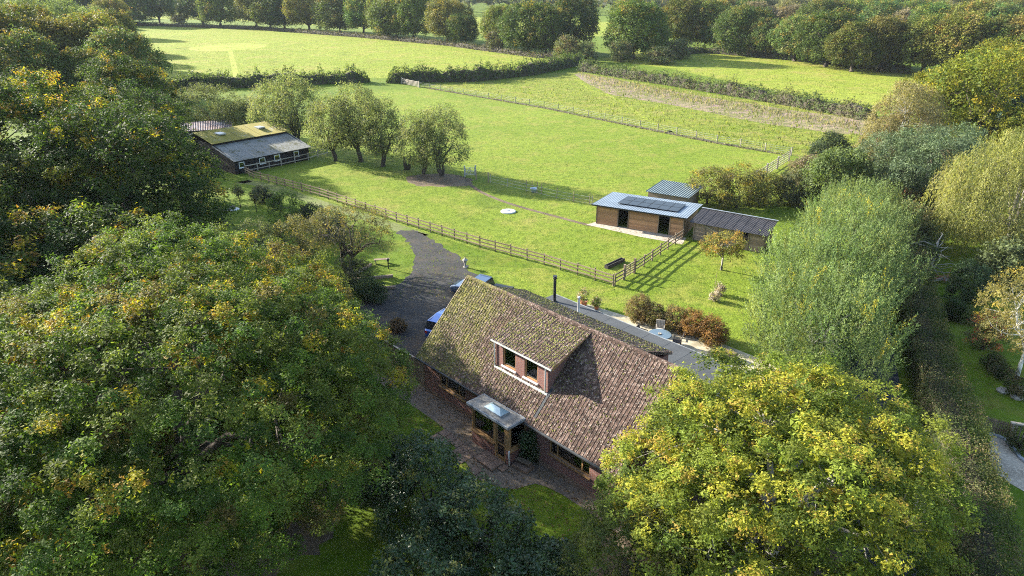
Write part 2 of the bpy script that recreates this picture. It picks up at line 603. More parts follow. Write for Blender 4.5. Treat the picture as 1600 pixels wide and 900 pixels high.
def lobes_crown(rng, R, zc, n_lobe, nclump, lobe_r=(0.38, 0.55), low=-0.45, space=0.0):
    """Clump centres over a billowing crown; returns centres and outward directions."""
    R = np.array(R, float)
    d = unit(rng.normal(size=(n_lobe * 6, 3)))
    d = d[d[:, 2] > low]
    keep = [d[0]]
    for v in d[1:]:
        if len(keep) < n_lobe and min(np.linalg.norm(v - k) for k in keep) > 1.15 / math.sqrt(n_lobe / 4):
            keep.append(v)
    c = np.array(keep) * rng.uniform(0.48, 0.72, (len(keep), 1))
    r = rng.uniform(*lobe_r, len(keep))
    c = np.vstack([c, [[0, 0, 0.15]]])
    r = np.append(r, 0.55)
    m = nclump * (9 if space else 5)
    i = rng.integers(0, len(c), m)
    u = unit(rng.normal(size=(m, 3)) + [0, 0, 0.25])
    p = c[i] + u * r[i][:, None]
    dist = np.linalg.norm(p[:, None] - c[None], axis=2)
    inside = (dist < r[None] * 0.88).any(1)
    ok = ~inside & (p[:, 2] > low - 0.1)
    p, u = p[ok], u[ok]
    p[:, :2] /= np.quantile(np.linalg.norm(p[:, :2], axis=1), 0.97)
    p[:, 2] /= max(np.quantile(p[:, 2], 0.98), 0.3)
    p = p * rng.uniform(0.93, 1.03, (len(p), 1)) * R
    if space:
        kept = [0]
        K = np.full((nclump, 3), 1e9)
        K[0] = p[0]
        for j in range(1, len(p)):
            if len(kept) >= nclump:
                break
            if ((K[:len(kept)] - p[j]) ** 2).sum(1).min() > space * space:
                K[len(kept)] = p[j]
                kept.append(j)
        p, u = p[kept], u[kept]
    p, u = p[:nclump], u[:nclump]
    return p + [0, 0, zc], unit(u / R * R.mean())


def crown_mesh(name, seed, R, zc, pal, w, nclump=300, ros=12, per=10, rc=0.9, leaf=0.16, n_lobe=14, tips=None, tip_frac=0.0,
               mat='leaf', low=-0.45, mode='clump', width=0.62, hang=1.5, lobe_r=(0.38, 0.55), inner=0.25, up=0.45, vary=0.25, dome=0.55, space=None, squash=0.8):
    rng = np.random.default_rng(seed)
    space = rc * 0.85 if space is None else space
    cc, cd = lobes_crown(rng, R, zc, n_lobe, nclump, lobe_r, low, space)
    # a share of clumps deeper inside, so the crown has depth behind its skin
    k = int(len(cc) * inner)
    ctr = np.array([0, 0, zc])
    deep = ctr + (cc[:k] - ctr) * rng.uniform(0.66, 0.9, (k, 1))
    cc = np.vstack([cc, deep])
    cd = np.vstack([cd, cd[:k]])
    n = len(cc)
    ccol = pick_cols(rng, pal, w, n) * rng.uniform(1 - vary, 1 + vary, (n, 1))
    is_tip = rng.random(n) < tip_frac * (0.4 + 1.2 * np.clip(cd[:, 2], 0, 1))
    rcs = rc * rng.uniform(0.6, 1.25, n)
    # rosettes
    ru = unit(rng.normal(size=(n, ros, 3)) + cd[:, None] * 0.8 + [0, 0, dome])
    rp = cc[:, None] + ru * (rcs[:, None, None] * rng.uniform(0.45, 1.0, (n, ros, 1))) * [1, 1, squash]
    rcol = ccol[:, None] * rng.uniform(0.8, 1.2, (n, ros, 1))
    if tips:
        tc = pick_cols(rng, tips, [1] * len(tips), n * ros).reshape(n, ros, 3)
        tm = (is_tip[:, None] & (rng.random((n, ros)) < 0.75)) | (rng.random((n, ros)) < tip_frac * 0.05)
        rcol = np.where(tm[:, :, None], tc, rcol)
    out_v, out_c = [], []
    if mode == 'clump':
        P = rp[:, :, None] + rng.normal(size=(n, ros, per, 3)) * leaf * 0.95
        Nn = ru[:, :, None] * 0.55 + rng.normal(size=(n, ros, per, 3)) * 0.6 + [0, 0, up]
        P = P.reshape(-1, 3)
        Nn = Nn.reshape(-1, 3)
        col = np.repeat(rcol.reshape(-1, 3), per, 0)
        sz = leaf * rng.uniform(0.7, 1.3, len(P))
        dp = np.repeat(np.arange(n) >= n - k, ros * per)
        sz[dp] *= 1.75
        drop = dp & (rng.random(len(P)) < 0.55)
        P, Nn, sz, col = P[~drop], Nn[~drop], sz[~drop], col[~drop]
        V = leaves(rng, P, Nn, sz, width)
    else:
        # shoots that rise ('shoot') or strands that hang ('weep'), leaves along them
        ax = np.array([0, 0, 1.0 if mode == 'shoot' else -1.0])
        dr = unit(ax * (1.0 if mode == 'shoot' else 1.6) + ru * (0.45 if mode == 'shoot' else 0.3) + rng.normal(size=ru.shape) * 0.18)
        ln = hang * rng.uniform(0.5, 1.2, (n, ros, 1, 1))
        t = np.linspace(0, 1, per)[None, None, :, None] + rng.uniform(-0.5, 0.5, (n, ros, per, 1)) / per
        P = (rp[:, :, None] + dr[:, :, None] * ln * t + rng.normal(size=(n, ros, per, 3)) * leaf * 0.3).reshape(-1, 3)
        along = (np.broadcast_to(dr[:, :, None], (n, ros, per, 3)) + rng.normal(size=(n, ros, per, 3)) * 0.35).reshape(-1, 3)
        Nn = unit(np.cross(along, rng.normal(size=along.shape)) + (ru[:, :, None] * 0.4 + np.zeros((n, ros, per, 3))).reshape(-1, 3))
        col = np.repeat(rcol.reshape(-1, 3), per, 0)
        V = leaves(rng, P, Nn, leaf * rng.uniform(0.7, 1.3, len(P)), width, along)
    keep = V[:, :, 2].min(1) > 0.02
    V = V[keep]
    col = (col * rng.uniform(0.78, 1.22, (len(col), 1)))[keep]
    return quads_mesh(name, V, col, M[mat]), cc


def trunk_mesh(name, seed, targets, zc, height_fork, r0, mat='bark', limbs=7, twigs=40, lean=(0, 0), sides=7, stems=1, spread=0.3):
    """Tapered trunk, limbs that swing out to the crown and branches on to its clumps."""
    rng = random.Random(seed)
    mb = MB()
    tg = [Vector(t) for t in targets]
    for s in range(stems):
        ang = rng.uniform(0, 6.28)
        off = Vector((math.cos(ang), math.sin(ang), 0)) * (spread if stems > 1 else 0)
        base = off * 0.6
        fork = Vector((lean[0], lean[1], height_fork)) + off * 1.6
        mid = base.lerp(fork, 0.5) + Vector((rng.uniform(-1, 1), rng.uniform(-1, 1), 0)) * r0 * 0.5
        rr = r0 / math.sqrt(stems)
        mb.tube([base - Vector((0, 0, 0.15)), base + Vector((0, 0, 0.25)), mid, fork], [rr * 1.5, rr * 1.1, rr * 0.85, rr * 0.7], sides)
        mains = rng.sample(tg, min(max(2, limbs // stems), len(tg)))
        ends = []
        for t in mains:
            e = fork.lerp(t, 0.72)
            m1 = fork.lerp(e, 0.4) + Vector((rng.uniform(-.4, .4), rng.uniform(-.4, .4), rng.uniform(0.1, 0.6)))
            m2 = fork.lerp(e, 0.75) + Vector((rng.uniform(-.4, .4), rng.uniform(-.4, .4), rng.uniform(-.2, 0.3)))
            q = rr * rng.uniform(0.32, 0.5)
            mb.tube([fork - (fork - mid).normalized() * rr * 0.4, m1, m2, e], [q * 1.25, q, q * 0.7, q * 0.42], 6)
            ends += [(m2, q * 0.6), (e, q * 0.42)]
        if ends:
            for t in rng.sample(tg, min(twigs // stems, len(tg))):
                b, q = min(ends, key=lambda k: (k[0] - t).length)
                m1 = b.lerp(t, 0.5) + Vector((rng.uniform(-.35, .35), rng.uniform(-.35, .35), rng.uniform(-.2, .35)))
                mb.tube([b, m1, t], [q * 0.55, q * 0.3, q * 0.08], 5, cap=False)
    return mb.mesh(name, M[mat], smooth=True)


def make_kind(kind, seed, R, zc, fork, r0, bark='bark', limbs=7, twigs=40, stems=1, spread=0.3, **kw):
    cm, cc = crown_mesh(kind + '_crown', seed, R, zc, **kw)
    tm = trunk_mesh(kind + '_trunk', seed, [tuple(c) for c in cc], zc, fork, r0, bark, limbs, twigs, stems=stems, spread=spread)
    return cm, tm


def place(name, meshes, x, y, label, cat='tree', group=None, rz=0.0, s=1.0, sz=None, z=0.0):
    r = empty(name, (x, y, z), rz, label, cat, group)
    r.scale = (s, s, sz or s)
    link('crown', meshes[0], r)
    link('trunk', meshes[1], r)
    return r


def hedge(name, pts, w, h, label, pal, wts, leaf=0.3, dens=14.0, group=None, seed=1, rough=0.3, cat='hedge', flat=False, tops=None, mat='leaf'):
    """A leafy bank along a line, with a dark core of stems."""
    rng = np.random.default_rng(seed)
    pts = [np.array(p[:2], float) for p in pts]
    root = empty(name, (pts[0][0], pts[0][1], 0), 0, label, cat, group)
    seg = [np.linalg.norm(b - a) for a, b in zip(pts, pts[1:])]
    L = sum(seg)
    n = int(L * (2 * h + w) * dens)
    s = np.sort(rng.uniform(0, L, n))
    cum = np.concatenate([[0], np.cumsum(seg)])
    X = np.stack([np.interp(s, cum, [p[k] for p in pts]) for k in (0, 1)], 1)
    D = np.stack([np.interp(s, (cum[:-1] + cum[1:]) / 2, [(pts[i + 1][k] - pts[i][k]) / seg[i] for i in range(len(seg))]) for k in (0, 1)], 1)
    D = D / np.linalg.norm(D, axis=1, keepdims=True)
    S = np.stack([-D[:, 1], D[:, 0]], 1)
    ph = rng.uniform(0, 6.28, 6)
    lump = sum(np.sin(s * f + ph[i]) for i, f in enumerate((0.35, 0.83, 1.7, 2.9))) / 4
    lump2 = sum(np.sin(s * f + ph[i]) for i, f in enumerate((0.5, 1.1, 2.3, 3.7))) / 4
    end = np.clip(np.minimum(s, L - s) / (0.7 * h), 0.05, 1) ** 0.5
    hh = h * (1 + rough * lump) * end
    ww = w * (1 + rough * 0.7 * lump2) * end
    th = rng.uniform(0, math.pi, n)
    if flat:
        cx = np.clip(np.cos(th) * 1.5, -1, 1)
        cz = np.clip(np.sin(th) * 1.5, 0, 1)
    else:
        cx, cz = np.cos(th), np.sin(th) ** 0.8
    bl = np.sin(s * 2.1 + th * 3 + ph[4]) * np.sin(s * 0.9 - th * 2 + ph[5])
    rad = rng.uniform(0.8, 1.06, n) * (1 + rough * 0.45 * bl)
    P = np.zeros((n, 3))
    P[:, :2] = X + S * (cx * ww * 0.5 * rad)[:, None] - pts[0]
    P[:, 2] = np.maximum(cz * hh * rad, 0.08) + rng.normal(size=n) * leaf * 0.3
    P += rng.normal(size=P.shape) * leaf * 0.35
    P[:, 2] = np.maximum(P[:, 2], 0.08)
    Nn = np.concatenate([S * np.cos(th)[:, None], np.sin(th)[:, None]], 1) + rng.normal(size=(n, 3)) * 0.55
    zone = (s / max(1.6, h) + rng.uniform(0, 1, n)).astype(int)
    zc = pick_cols(rng, pal, wts, zone.max() + 1)
    col = zc[zone] * 0.5 + pick_cols(rng, pal, wts, n) * 0.5
    if tops is not None:
        tm = (cz > 0.85) & (np.sin(s * 1.7) + rng.normal(size=n) * 0.5 > 0.1)
        col[tm] = pick_cols(rng, tops, [1] * len(tops), int(tm.sum()))
    col *= rng.uniform(0.75, 1.25, (n, 1))
    V = leaves(rng, P, Nn, leaf * rng.uniform(0.65, 1.35, n), 0.65)
    link('foliage', quads_mesh(name + '_foliage', V, col, M[mat]), root)
    core = MB()
    k = max(2, int(L / 2.0))
    sec = []
    for i in range(k + 1):
        d = L * i / k
        c = np.array([np.interp(d, cum, [p[j] for p in pts]) for j in (0, 1)]) - pts[0]
        a = np.array([np.interp(min(d + .5, L), cum, [p[j] for p in pts]) for j in (0, 1)]) - np.array([np.interp(max(d - .5, 0), cum, [p[j] for p in pts]) for j in (0, 1)])
        a /= np.linalg.norm(a)
        sd = np.array([-a[1], a[0]])
        lm = sum(math.sin(d * f + ph[j]) for j, f in enumerate((0.35, 0.83, 1.7, 2.9))) / 4
        en = min(1.0, max(0.05, min(d, L - d) / (0.9 * h))) ** 0.5
        hk, wk = h * (1 + rough * lm) * 0.74 * en, w * 0.5 * 0.64 * en
        sec.append([(c[0] + sd[0] * u * wk, c[1] + sd[1] * u * wk, v * hk) for u, v in ((-1, -0.02), (-0.9, 0.6), (-0.5, 1), (0.5, 1), (0.9, 0.6), (1, -0.02))])
    vs = [p for q in sec for p in q]
    fs = [(i * 6 + j, i * 6 + j + 1, i * 6 + j + 7, i * 6 + j + 6) for i in range(k) for j in range(5)]
    fs += [tuple(range(6)), tuple(range(k * 6 + 5, k * 6 - 1, -1))]
    core.add(vs, fs).build('stems', M['twig'], root)
    return root


SHARED = {}


def shrub(name, x, y, R, label, pal, w, seed, leaf=0.1, nclump=60, ros=8, per=9, rc=0.35, mat='leaf', tips=None, tip_frac=0.0, group=None, cat='shrub', mode='clump', hang=0.6, width=0.62, stems=4, low=-0.7, share=None):
    if share is not None and share in SHARED:
        ms, R0 = SHARED[share]
        r = place(name, ms, x, y, label, cat, group, rz=seed * 1.7)
        r.scale = (R[0] / R0[0], R[1] / R0[1], R[2] / R0[2])
        return r
    zc = R[2] * 0.8
    ms = make_kind(name, seed, R, zc, max(0.15, R[2] * 0.35), 0.05 + 0.05 * R[2], limbs=8, twigs=20, stems=stems, spread=0.15, pal=pal, w=w, nclump=nclump, ros=ros, per=per, rc=rc,
                   leaf=leaf, mat=mat, tips=tips, tip_frac=tip_frac, n_lobe=9, mode=mode, hang=hang, width=width, low=low)
    if share is not None:
        SHARED[share] = (ms, R)
    return place(name, ms, x, y, label, cat, group)
# ------------------------------------------------------------------ ground, fields, drive, lane
def smooth_loop(pts, k=5, jit=0.0, seed=0):
    rng = random.Random(seed)
    n = len(pts)
    out = []
    for i in range(n):
        p0, p1, p2, p3 = (pts[(i + j - 1) % n] for j in range(4))
        for q in range(k):
            t = q / k
            c = [0.5 * (2 * p1[d] + (p2[d] - p0[d]) * t + (2 * p0[d] - 5 * p1[d] + 4 * p2[d] - p3[d]) * t * t + (3 * p1[d] - p0[d] - 3 * p2[d] + p3[d]) * t ** 3) for d in (0, 1)]
            out.append((c[0] + rng.uniform(-jit, jit), c[1] + rng.uniform(-jit, jit)))
    return out


def sheet(name, pts, z, mat, label, thick=0.0, smooth=0, jit=0.0):
    if smooth:
        pts = smooth_loop(pts, smooth, jit, len(pts))
    m = bpy.data.meshes.new(name)
    m.from_pydata([(p[0], p[1], z) for p in pts], [], [tuple(range(len(pts)))])
    if m.polygons[0].normal.z < 0:
        m.flip_normals()
    m.materials.append(mat)
    m.update()
    o = link(name, m)
    return tag(o, label, None, None, 'structure')


def ribbon(name, pts, w, z, mat, label, kind='structure'):
    pts = [Vector((p[0], p[1], 0)) for p in pts]
    lft, rgt = [], []
    for i, p in enumerate(pts):
        d = (pts[min(i + 1, len(pts) - 1)] - pts[max(i - 1, 0)]).normalized()
        s = Vector((-d.y, d.x, 0)) * (w / 2)
        lft.append(p + s)
        rgt.append(p - s)
    n = len(pts)
    m = bpy.data.meshes.new(name)
    m.from_pydata([(p.x, p.y, z) for p in lft + rgt], [], [(n + i, n + i + 1, i + 1, i) for i in range(n - 1)])
    m.materials.append(mat)
    m.update()
    return tag(link(name, m), label, None, None, kind)


def px(*ps):
    return [at2(*p) for p in ps]


g = bpy.data.meshes.new('ground')
g.from_pydata([(-7000, -300, 0), (7000, -300, 0), (7000, 9000, 0), (-7000, 9000, 0)], [], [(0, 1, 2, 3)])
g.materials.append(M['grass'])
tag(link('ground', g), 'green grassy ground reaching to the horizon', None, None, 'structure')

sheet('paddock', px((390, 281), (500, 310), (620, 350), (750, 390), (850, 417), (958, 449), (1030, 402), (1080, 376), (1200, 330), (1230, 300), (1236, 244), (1000, 200), (850, 168), (650, 136), (520, 150), (440, 220)), 0.004, M['paddock'], 'bright mown paddock between the rail fence and the wire fence')
sheet('lawn', px((740, 417), (850, 419), (958, 451), (1030, 405), (1072, 382), (1190, 400), (1230, 420), (1240, 560), (1130, 545), (1000, 492), (930, 478), (860, 466), (800, 452)), 0.004, M['paddock'], 'sunlit garden lawn behind the brick house')
sheet('far_field', px((150, 32), (400, 46), (560, 57), (700, 70), (880, 93), (900, 101), (740, 118), (620, 122), (560, 122), (400, 128), (200, 134), (60, 120)), 0.004, M['far_field'], 'pale far field in front of the line of oaks')
sheet('far_meadow', px((1000, 78), (1100, 80), (1280, 96), (1450, 112), (1440, 160), (1370, 172), (1200, 140), (1050, 108), (940, 92)), 0.004, M['far_field'], 'pale meadow beyond the long bramble hedge')
sheet('rough_field', px((655, 131), (800, 118), (905, 112), (1060, 140), (1230, 165), (1370, 190), (1400, 230), (1300, 260), (1236, 242), (1000, 198), (850, 166)), 0.006, M['rough'], 'tussocky rough field behind the wire fence')
sheet('far_pasture', px((0, 14), (300, 14), (620, 22), (1000, 36), (1100, 60), (700, 52), (400, 34), (100, 26)), 0.004, M['far_field'], 'pale pasture glimpsed behind the line of oaks')
sheet('dry_grass_bank', px((905, 114), (1060, 144), (1230, 171), (1375, 192), (1385, 212), (1320, 209), (1200, 194), (1080, 170), (960, 148), (930, 136)), 0.010, M['dry'], 'bank of dry buff grass below the bramble hedge', smooth=4, jit=0.6)
ribbon('mown_path', smooth_loop(px((905, 124), (922, 140), (960, 153), (1000, 180), (1045, 204)), 6)[:25], 0.9, 0.014, M['far_field'], 'pale mown path curving across the rough field')
ribbon('mown_strip', px((371, 127), (366, 105), (360, 80), (357, 74)), 1.6, 0.010, M['mown'], 'pale mown strip leading to a mown circle in the far field')
c0 = at(357, 73.5)
sheet('mown_circle', [(c0.x + 14 * math.cos(a * math.pi / 20), c0.y + 17 * math.sin(a * math.pi / 20)) for a in range(40)], 0.008, M['mown'], 'pale mown circle in the far field', smooth=2, jit=0.5)

drive_px = [(622, 362), (652, 362), (690, 384), (722, 405), (738, 425), (800, 455), (780, 470), (720, 560), (690, 585), (655, 580), (600, 555), (560, 520), (575, 462), (625, 440), (648, 410), (640, 382)]
sheet('driveway', px(*drive_px), 0.010, M['drive'], 'dark tarmac driveway curving round to the house', smooth=9, jit=0.22)
ribbon('track', smooth_loop(px((385, 286), (430, 294), (500, 318), (560, 336), (610, 352), (645, 366)), 6)[:31], 1.7, 0.008, M['track'], 'worn grassy gravel track along the rail fence')
sheet('stable_apron', px((916, 351), (931, 347), (1072, 372), (1066, 382), (1000, 370)), 0.014, M['concrete'], 'pale concrete apron in front of the stable')
sheet('bare_earth', px((640, 275), (700, 272), (735, 280), (730, 290), (680, 292), (645, 288)), 0.008, M['earth'], 'bare brown earth under the paddock trees', smooth=5, jit=0.3)
ribbon('worn_path', smooth_loop(px((735, 280), (745, 296), (790, 316), (860, 336), (925, 350)), 6)[:25], 0.55, 0.009, M['earth'], 'thin worn line across the paddock grass')

# lane and its kerbside, between the right oak and the long clipped hedge
hedge_px = [(1580, 990), (1555, 880), (1527, 745), (1503, 650), (1474, 585), (1454, 520), (1438, 450), (1426, 395), (1402, 345)]
hedge_line = [at(x, y, 2.4) for x, y in hedge_px]
lane_line = []
for i, p in enumerate(hedge_line):
    d = (hedge_line[min(i + 1, len(hedge_line) - 1)] - hedge_line[max(i - 1, 0)]).normalized()
    lane_line.append((p.x - d.y * 3.3, p.y + d.x * 3.3))
lane_line = [(lane_line[0][0] - 2, lane_line[0][1] - 12)] + lane_line
ribbon('lane', lane_line, 3.4, 0.012, M['lane'], 'narrow dark tarmac lane beside the clipped hedge')

sheet('gravel_path', px((1549, 684), (1568, 687), (1585, 706), (1603, 722), (1660, 745), (1660, 800), (1600, 768), (1560, 742), (1545, 715)), 0.012, M['gravel'], 'pale gravel path in the neighbouring garden', smooth=4)

for nm, cx_, cy_, r_, lab in (('oak_litter', -14.6, 27.5, 6.5, 'brown leaf litter on the ground under the huge oak'), ('lane_litter', 9.2, 22.0, 6.0, 'brown leaf litter under the golden oak'), ('garden_litter', -34.0, 44.0, 12.0, 'dark leaf litter under the oaks left of the drive')):
    sheet(nm, [(cx_ + r_ * math.cos(k * math.pi / 10), cy_ + r_ * math.sin(k * math.pi / 10)) for k in range(20)], 0.006, M['earth'], lab, smooth=3, jit=0.5)

# front garden of the house
E0 = at(651, 555.6, 2.5)
E1 = at(966.7, 744.4, 2.5)
HA = (E1 - E0).normalized()
HN = Vector((-HA.y, HA.x, 0))
HROT = math.atan2(HA.y, HA.x)


def hw(a, n, z=0.0):
    p = Vector((E0.x, E0.y, 0)) + HA * a + HN * n
    return Vector((p.x, p.y, z))


def hw2(a, n):
    p = hw(a, n)
    return (p.x, p.y)


sheet('front_path', [hw2(*p) for p in ((-3, 0.35), (16.5, 0.35), (16.5, -0.6), (11.8, -0.7), (10.6, -2.3), (8.6, -2.7), (6.2, -2.0), (3.5, -1.3), (-3, -1.2))], 0.010, M['litter'], 'leaf strewn brown path along the front of the house', smooth=4, jit=0.06)
sheet('patio', [hw2(*p) for p in ((-1.0, 12.3), (15.5, 12.3), (15.5, 18.0), (13.2, 19.3), (9.6, 19.3), (6.0, 18.6), (2.0, 17.9), (-1.2, 17.4))], 0.012, M['patio'], 'buff paved patio behind the house extension')
# ------------------------------------------------------------------ the brick house
HL, ZE, NR, ZR = 15.7, 2.5, 4.2, 6.58      # eave length, eave height, ridge distance, ridge height
SL = (ZR - ZE) / NR
house = empty('brick_house', (E0.x, E0.y, 0), HROT, 'red brick house with mossy brown tiled roof and wide dormer', 'house')
W0 = 0.35                                   # front wall plane
WB = 2 * NR - 0.35


def wall_boxes(mb, a0, a1, n0, n1, z0, z1, holes):
    """Wall along a with rectangular holes (a0, a1, z0, z1)."""
    holes = sorted(holes)
    cur = a0
    for h0, h1, y0, y1 in holes:
        mb.box(cur, h0, n0, n1, z0, z1)
        mb.box(h0, h1, n0, n1, z0, y0)
        if y1 < z1:
            mb.box(h0, h1, n0, n1, y1, z1)
        cur = h1
    mb.box(cur, a1, n0, n1, z0, z1)


win_l = (1.75, 4.15, 1.05, 2.2)
win_r = (10.95, 13.7, 1.05, 2.2)
mb = MB()
wall_boxes(mb, 0.25, HL - 0.25, W0, W0 + 0.28, 0, 2.62, [win_l, (6.6, 9.1, 0.0, 2.3), win_r])
mb.box(0.25, HL - 0.25, WB - 0.28, WB, 0, 2.62)
for a in (0.25, HL - 0.53):
    mb.prism([(W0 + 0.28, 0), (WB - 0.28, 0), (WB - 0.28, 2.62), (NR, ZR - 0.2), (W0 + 0.28, 2.62)], a, a + 0.28, 'x')
mb.build('wall', M['brick'], house)
MB().box(0.25, HL - 0.25, W0 - 0.03, W0 - 0.002, 0, 0.32).build('plinth', M['slab'], house)
MB().box(0.6, HL - 0.6, W0 + 0.3, 4.5, 0.02, 0.06).build('floor', M['room'], house)
MB().box(0.6, HL - 0.6, 4.5, 4.6, 0.02, 2.5).build('inner_wall', M['room'], house)
MB().box(0.6, HL - 0.6, W0 + 0.3, 4.5, 2.5, 2.56).build('room_ceiling', M['room'], house)

# main roof: a slab each side, tiles laid on the front one
rf = MB()
rf.prism([(0.0, ZE), (NR, ZR), (NR, ZR - 0.16), (0.05, ZE - 0.14)], 0.0, HL, 'x')
rf.prism([(NR, ZR), (2 * NR, ZE), (2 * NR - 0.05, ZE - 0.14), (NR, ZR - 0.16)], 0.0, HL, 'x')
roof = rf.build('roof', M['tile'], house)


def tile_shape(w, l, t=0.02, rise=0.022):
    """Interlocking tile: a low roll and a flat pan, front edge proud. x across, y up the slope, z out."""
    prof = [(0.0, 0.0), (0.22 * w, rise), (0.44 * w, 0.0), (1.0 * w, 0.0)]
    vs = []
    for y, lift in ((0.0, t), (l, 0.004)):
        vs += [(x, y, z + lift) for x, z in prof]
    vs += [(x, 0.0, z - 0.004) for x, z in prof]
    fs = [(i, i + 1, i + 5, i + 4) for i in range(3)] + [(8 + i, 9 + i, 1 + i, i) for i in range(3)]
    return vs, fs


def lay_tiles(parent, a0, a1, n0, z0, n1, z1, gauge, width, single, seed, mat, skip=None, name='tile'):
    """Rows of tiles on a slope that runs from (n0, z0) up to (n1, z1); the `single` lowest become parts."""
    rng = random.Random(seed)
    S = math.hypot(n1 - n0, z1 - z0)
    up = Vector((0, (n1 - n0) / S, (z1 - z0) / S))
    out = Vector((0, -(z1 - z0) / S, (n1 - n0) / S))
    if out.z < 0:
        out = -out
    sx = Vector((1, 0, 0))
    rows, cols = int(round(S / gauge)), int(round((a1 - a0) / width))
    gauge, width = S / rows, (a1 - a0) / cols
    vs, fs = tile_shape(width * 0.99, gauge * 1.12)
    tm = MB().add(vs, fs).mesh(name, mat)
    sag = [rng.uniform(-0.01, 0.01) for _ in range(cols + 1)]
    rest = MB()
    made = 0
    for r in range(rows):
        for c in range(cols):
            a = a0 + c * width
            if skip and skip(a + width / 2, n0 + up.y * r * gauge):
                continue
            lift = 0.006 + abs(rng.gauss(0, 0.007)) + sag[c]* 0.4
            p = Vector((a + rng.uniform(-.006, .006), n0, z0)) + up * (r * gauge + rng.uniform(-0.012, 0.012)) + out * max(lift, 0.004)
            tilt = rng.gauss(0, 0.02)
            mat3 = Matrix((sx * math.cos(tilt) + up * math.sin(tilt), up * math.cos(tilt) - sx * math.sin(tilt), out)).transposed()
            if made < single:
                o = link(name, tm, parent)
                o.matrix_local = Matrix.Translation(p) @ mat3.to_4x4()
                made += 1
            else:
                rest.add([p + mat3 @ Vector(v) for v in vs], fs)
    if rest.v:
        tag(rest.build(name + '_field', mat, parent), kind='stuff')


DA0, DA1, DN0, DZ0, DN1 = 5.65, 10.25, 1.13, 5.46, 4.0
DZ1 = ZE + SL * DN1 + 0.06
in_dormer = lambda a, n: DA0 + 0.2 < a < DA1 - 0.45 and 1.4 < n < 3.75
lay_tiles(roof, -0.04, HL + 0.04, -0.06, ZE - 0.055, NR, ZR, 0.215, 0.205, 300, 4, M['tile'], in_dormer)

# ridge and verge
for i in range(35):
    a = i * HL / 35
    m = MB()
    prof = [(-0.14, -0.115), (-0.105, -0.02), (0, 0.035), (0.105, -0.02), (0.14, -0.115)]
    m.prism([(NR + y, ZR + 0.05 + z) for y, z in prof], a + 0.004, a + HL / 35 - 0.004, 'x')
    m.build('ridge_tile', M['tile'], roof)
for a0 in (-0.07, HL - 0.01):
    MB().prism([(-0.02, ZE - 0.02), (NR, ZR + 0.02), (NR, ZR - 0.12), (0.02, ZE - 0.15)], a0, a0 + 0.08, 'x').build('verge', M['mortar'], roof)
MB().prism([(-0.17, ZE - 0.05), (-0.06, ZE - 0.05), (-0.06, ZE - 0.14), (-0.10, ZE - 0.17), (-0.15, ZE - 0.14)], 0.0, 6.15, 'x').build('gutter', M['felt'], house)
MB().prism([(-0.17, ZE - 0.05), (-0.06, ZE - 0.05), (-0.06, ZE - 0.14), (-0.10, ZE - 0.17), (-0.15, ZE - 0.14)], 9.6, HL, 'x').build('gutter', M['felt'], house)
MB().tube([(15.25, -0.11, ZE - 0.15), (15.25, -0.11, 2.2), (15.25, W0 - 0.06, 1.95), (15.25, W0 - 0.06, 0.05)], 0.04, 8).build('downpipe', M['white'], house, smooth=True)
MB().box(0.05, 0.25, 0.05, W0 + 0.2, ZE - 0.18, ZE - 0.1).build('soffit', M['oak'], house)


def window(parent, a0, a1, z0, z1, n, splits, frame=0.07, sill=True, curtains=(), name='window', axis=0, sill_mat='oak', depth=0.1):
    """Oak framed window in the plane n; splits are fractions of the width. axis 0: along the house, 1: across it."""
    f = MB()

    def bx(m, x0, x1, y0, y1, zz0, zz1):
        if axis == 0:
            m.box(x0, x1, y0, y1, zz0, zz1)
        else:
            m.box(min(y0, y1), max(y0, y1), x0, x1, zz0, zz1)
    sgn = 1 if axis == 0 else -1
    n1 = n + sgn * depth
    bx(f, a0, a0 + frame, n, n1, z0, z1)
    bx(f, a1 - frame, a1, n, n1, z0, z1)
    bx(f, a0 + frame, a1 - frame, n, n1, z0, z0 + frame)
    bx(f, a0 + frame, a1 - frame, n, n1, z1 - frame, z1)
    xs = [a0 + frame] + [a0 + (a1 - a0) * s for s in splits] + [a1 - frame]
    for x in xs[1:-1]:
        bx(f, x - frame / 2, x + frame / 2, n + sgn * 0.004, n1, z0 + frame, z1 - frame)
    w = f.build(name, M['oak'], parent)
    for i, (x0, x1) in enumerate(zip(xs, xs[1:])):
        l = x0 + (frame / 2 if i else 0)
        r = x1 - (frame / 2 if i < len(xs) - 2 else 0)
        p = MB()
        bx(p, l, r, n + sgn * 0.05, n + sgn * 0.062, z0 + frame, z1 - frame)
        p.build('pane', M['glass'], w)
        if i in curtains:
            c = MB()
            k = 8
            for j in range(k):
                u0, u1 = lerp(l, r, j / k), lerp(l, r, (j + 1) / k)
                bx(c, u0, u1, n + sgn * (0.2 + 0.03 * (j % 2)), n + sgn * (0.215 + 0.03 * (j % 2)), z0, z1)
            c.build('curtain', M['curtain'], w)
    if sill:
        s = MB()
        bx(s, a0 - 0.08, a1 + 0.08, n - sgn * 0.14, n + sgn * 0.002, z0 - 0.07, z0 - 0.002)
        s.build('sill', M[sill_mat], w)
    return w


window(house, *win_l, W0 + 0.06, (0.25, 0.75), curtains=(0,))
window(house, *win_r, W0 + 0.06, (0.19, 0.8), curtains=(0, 2))

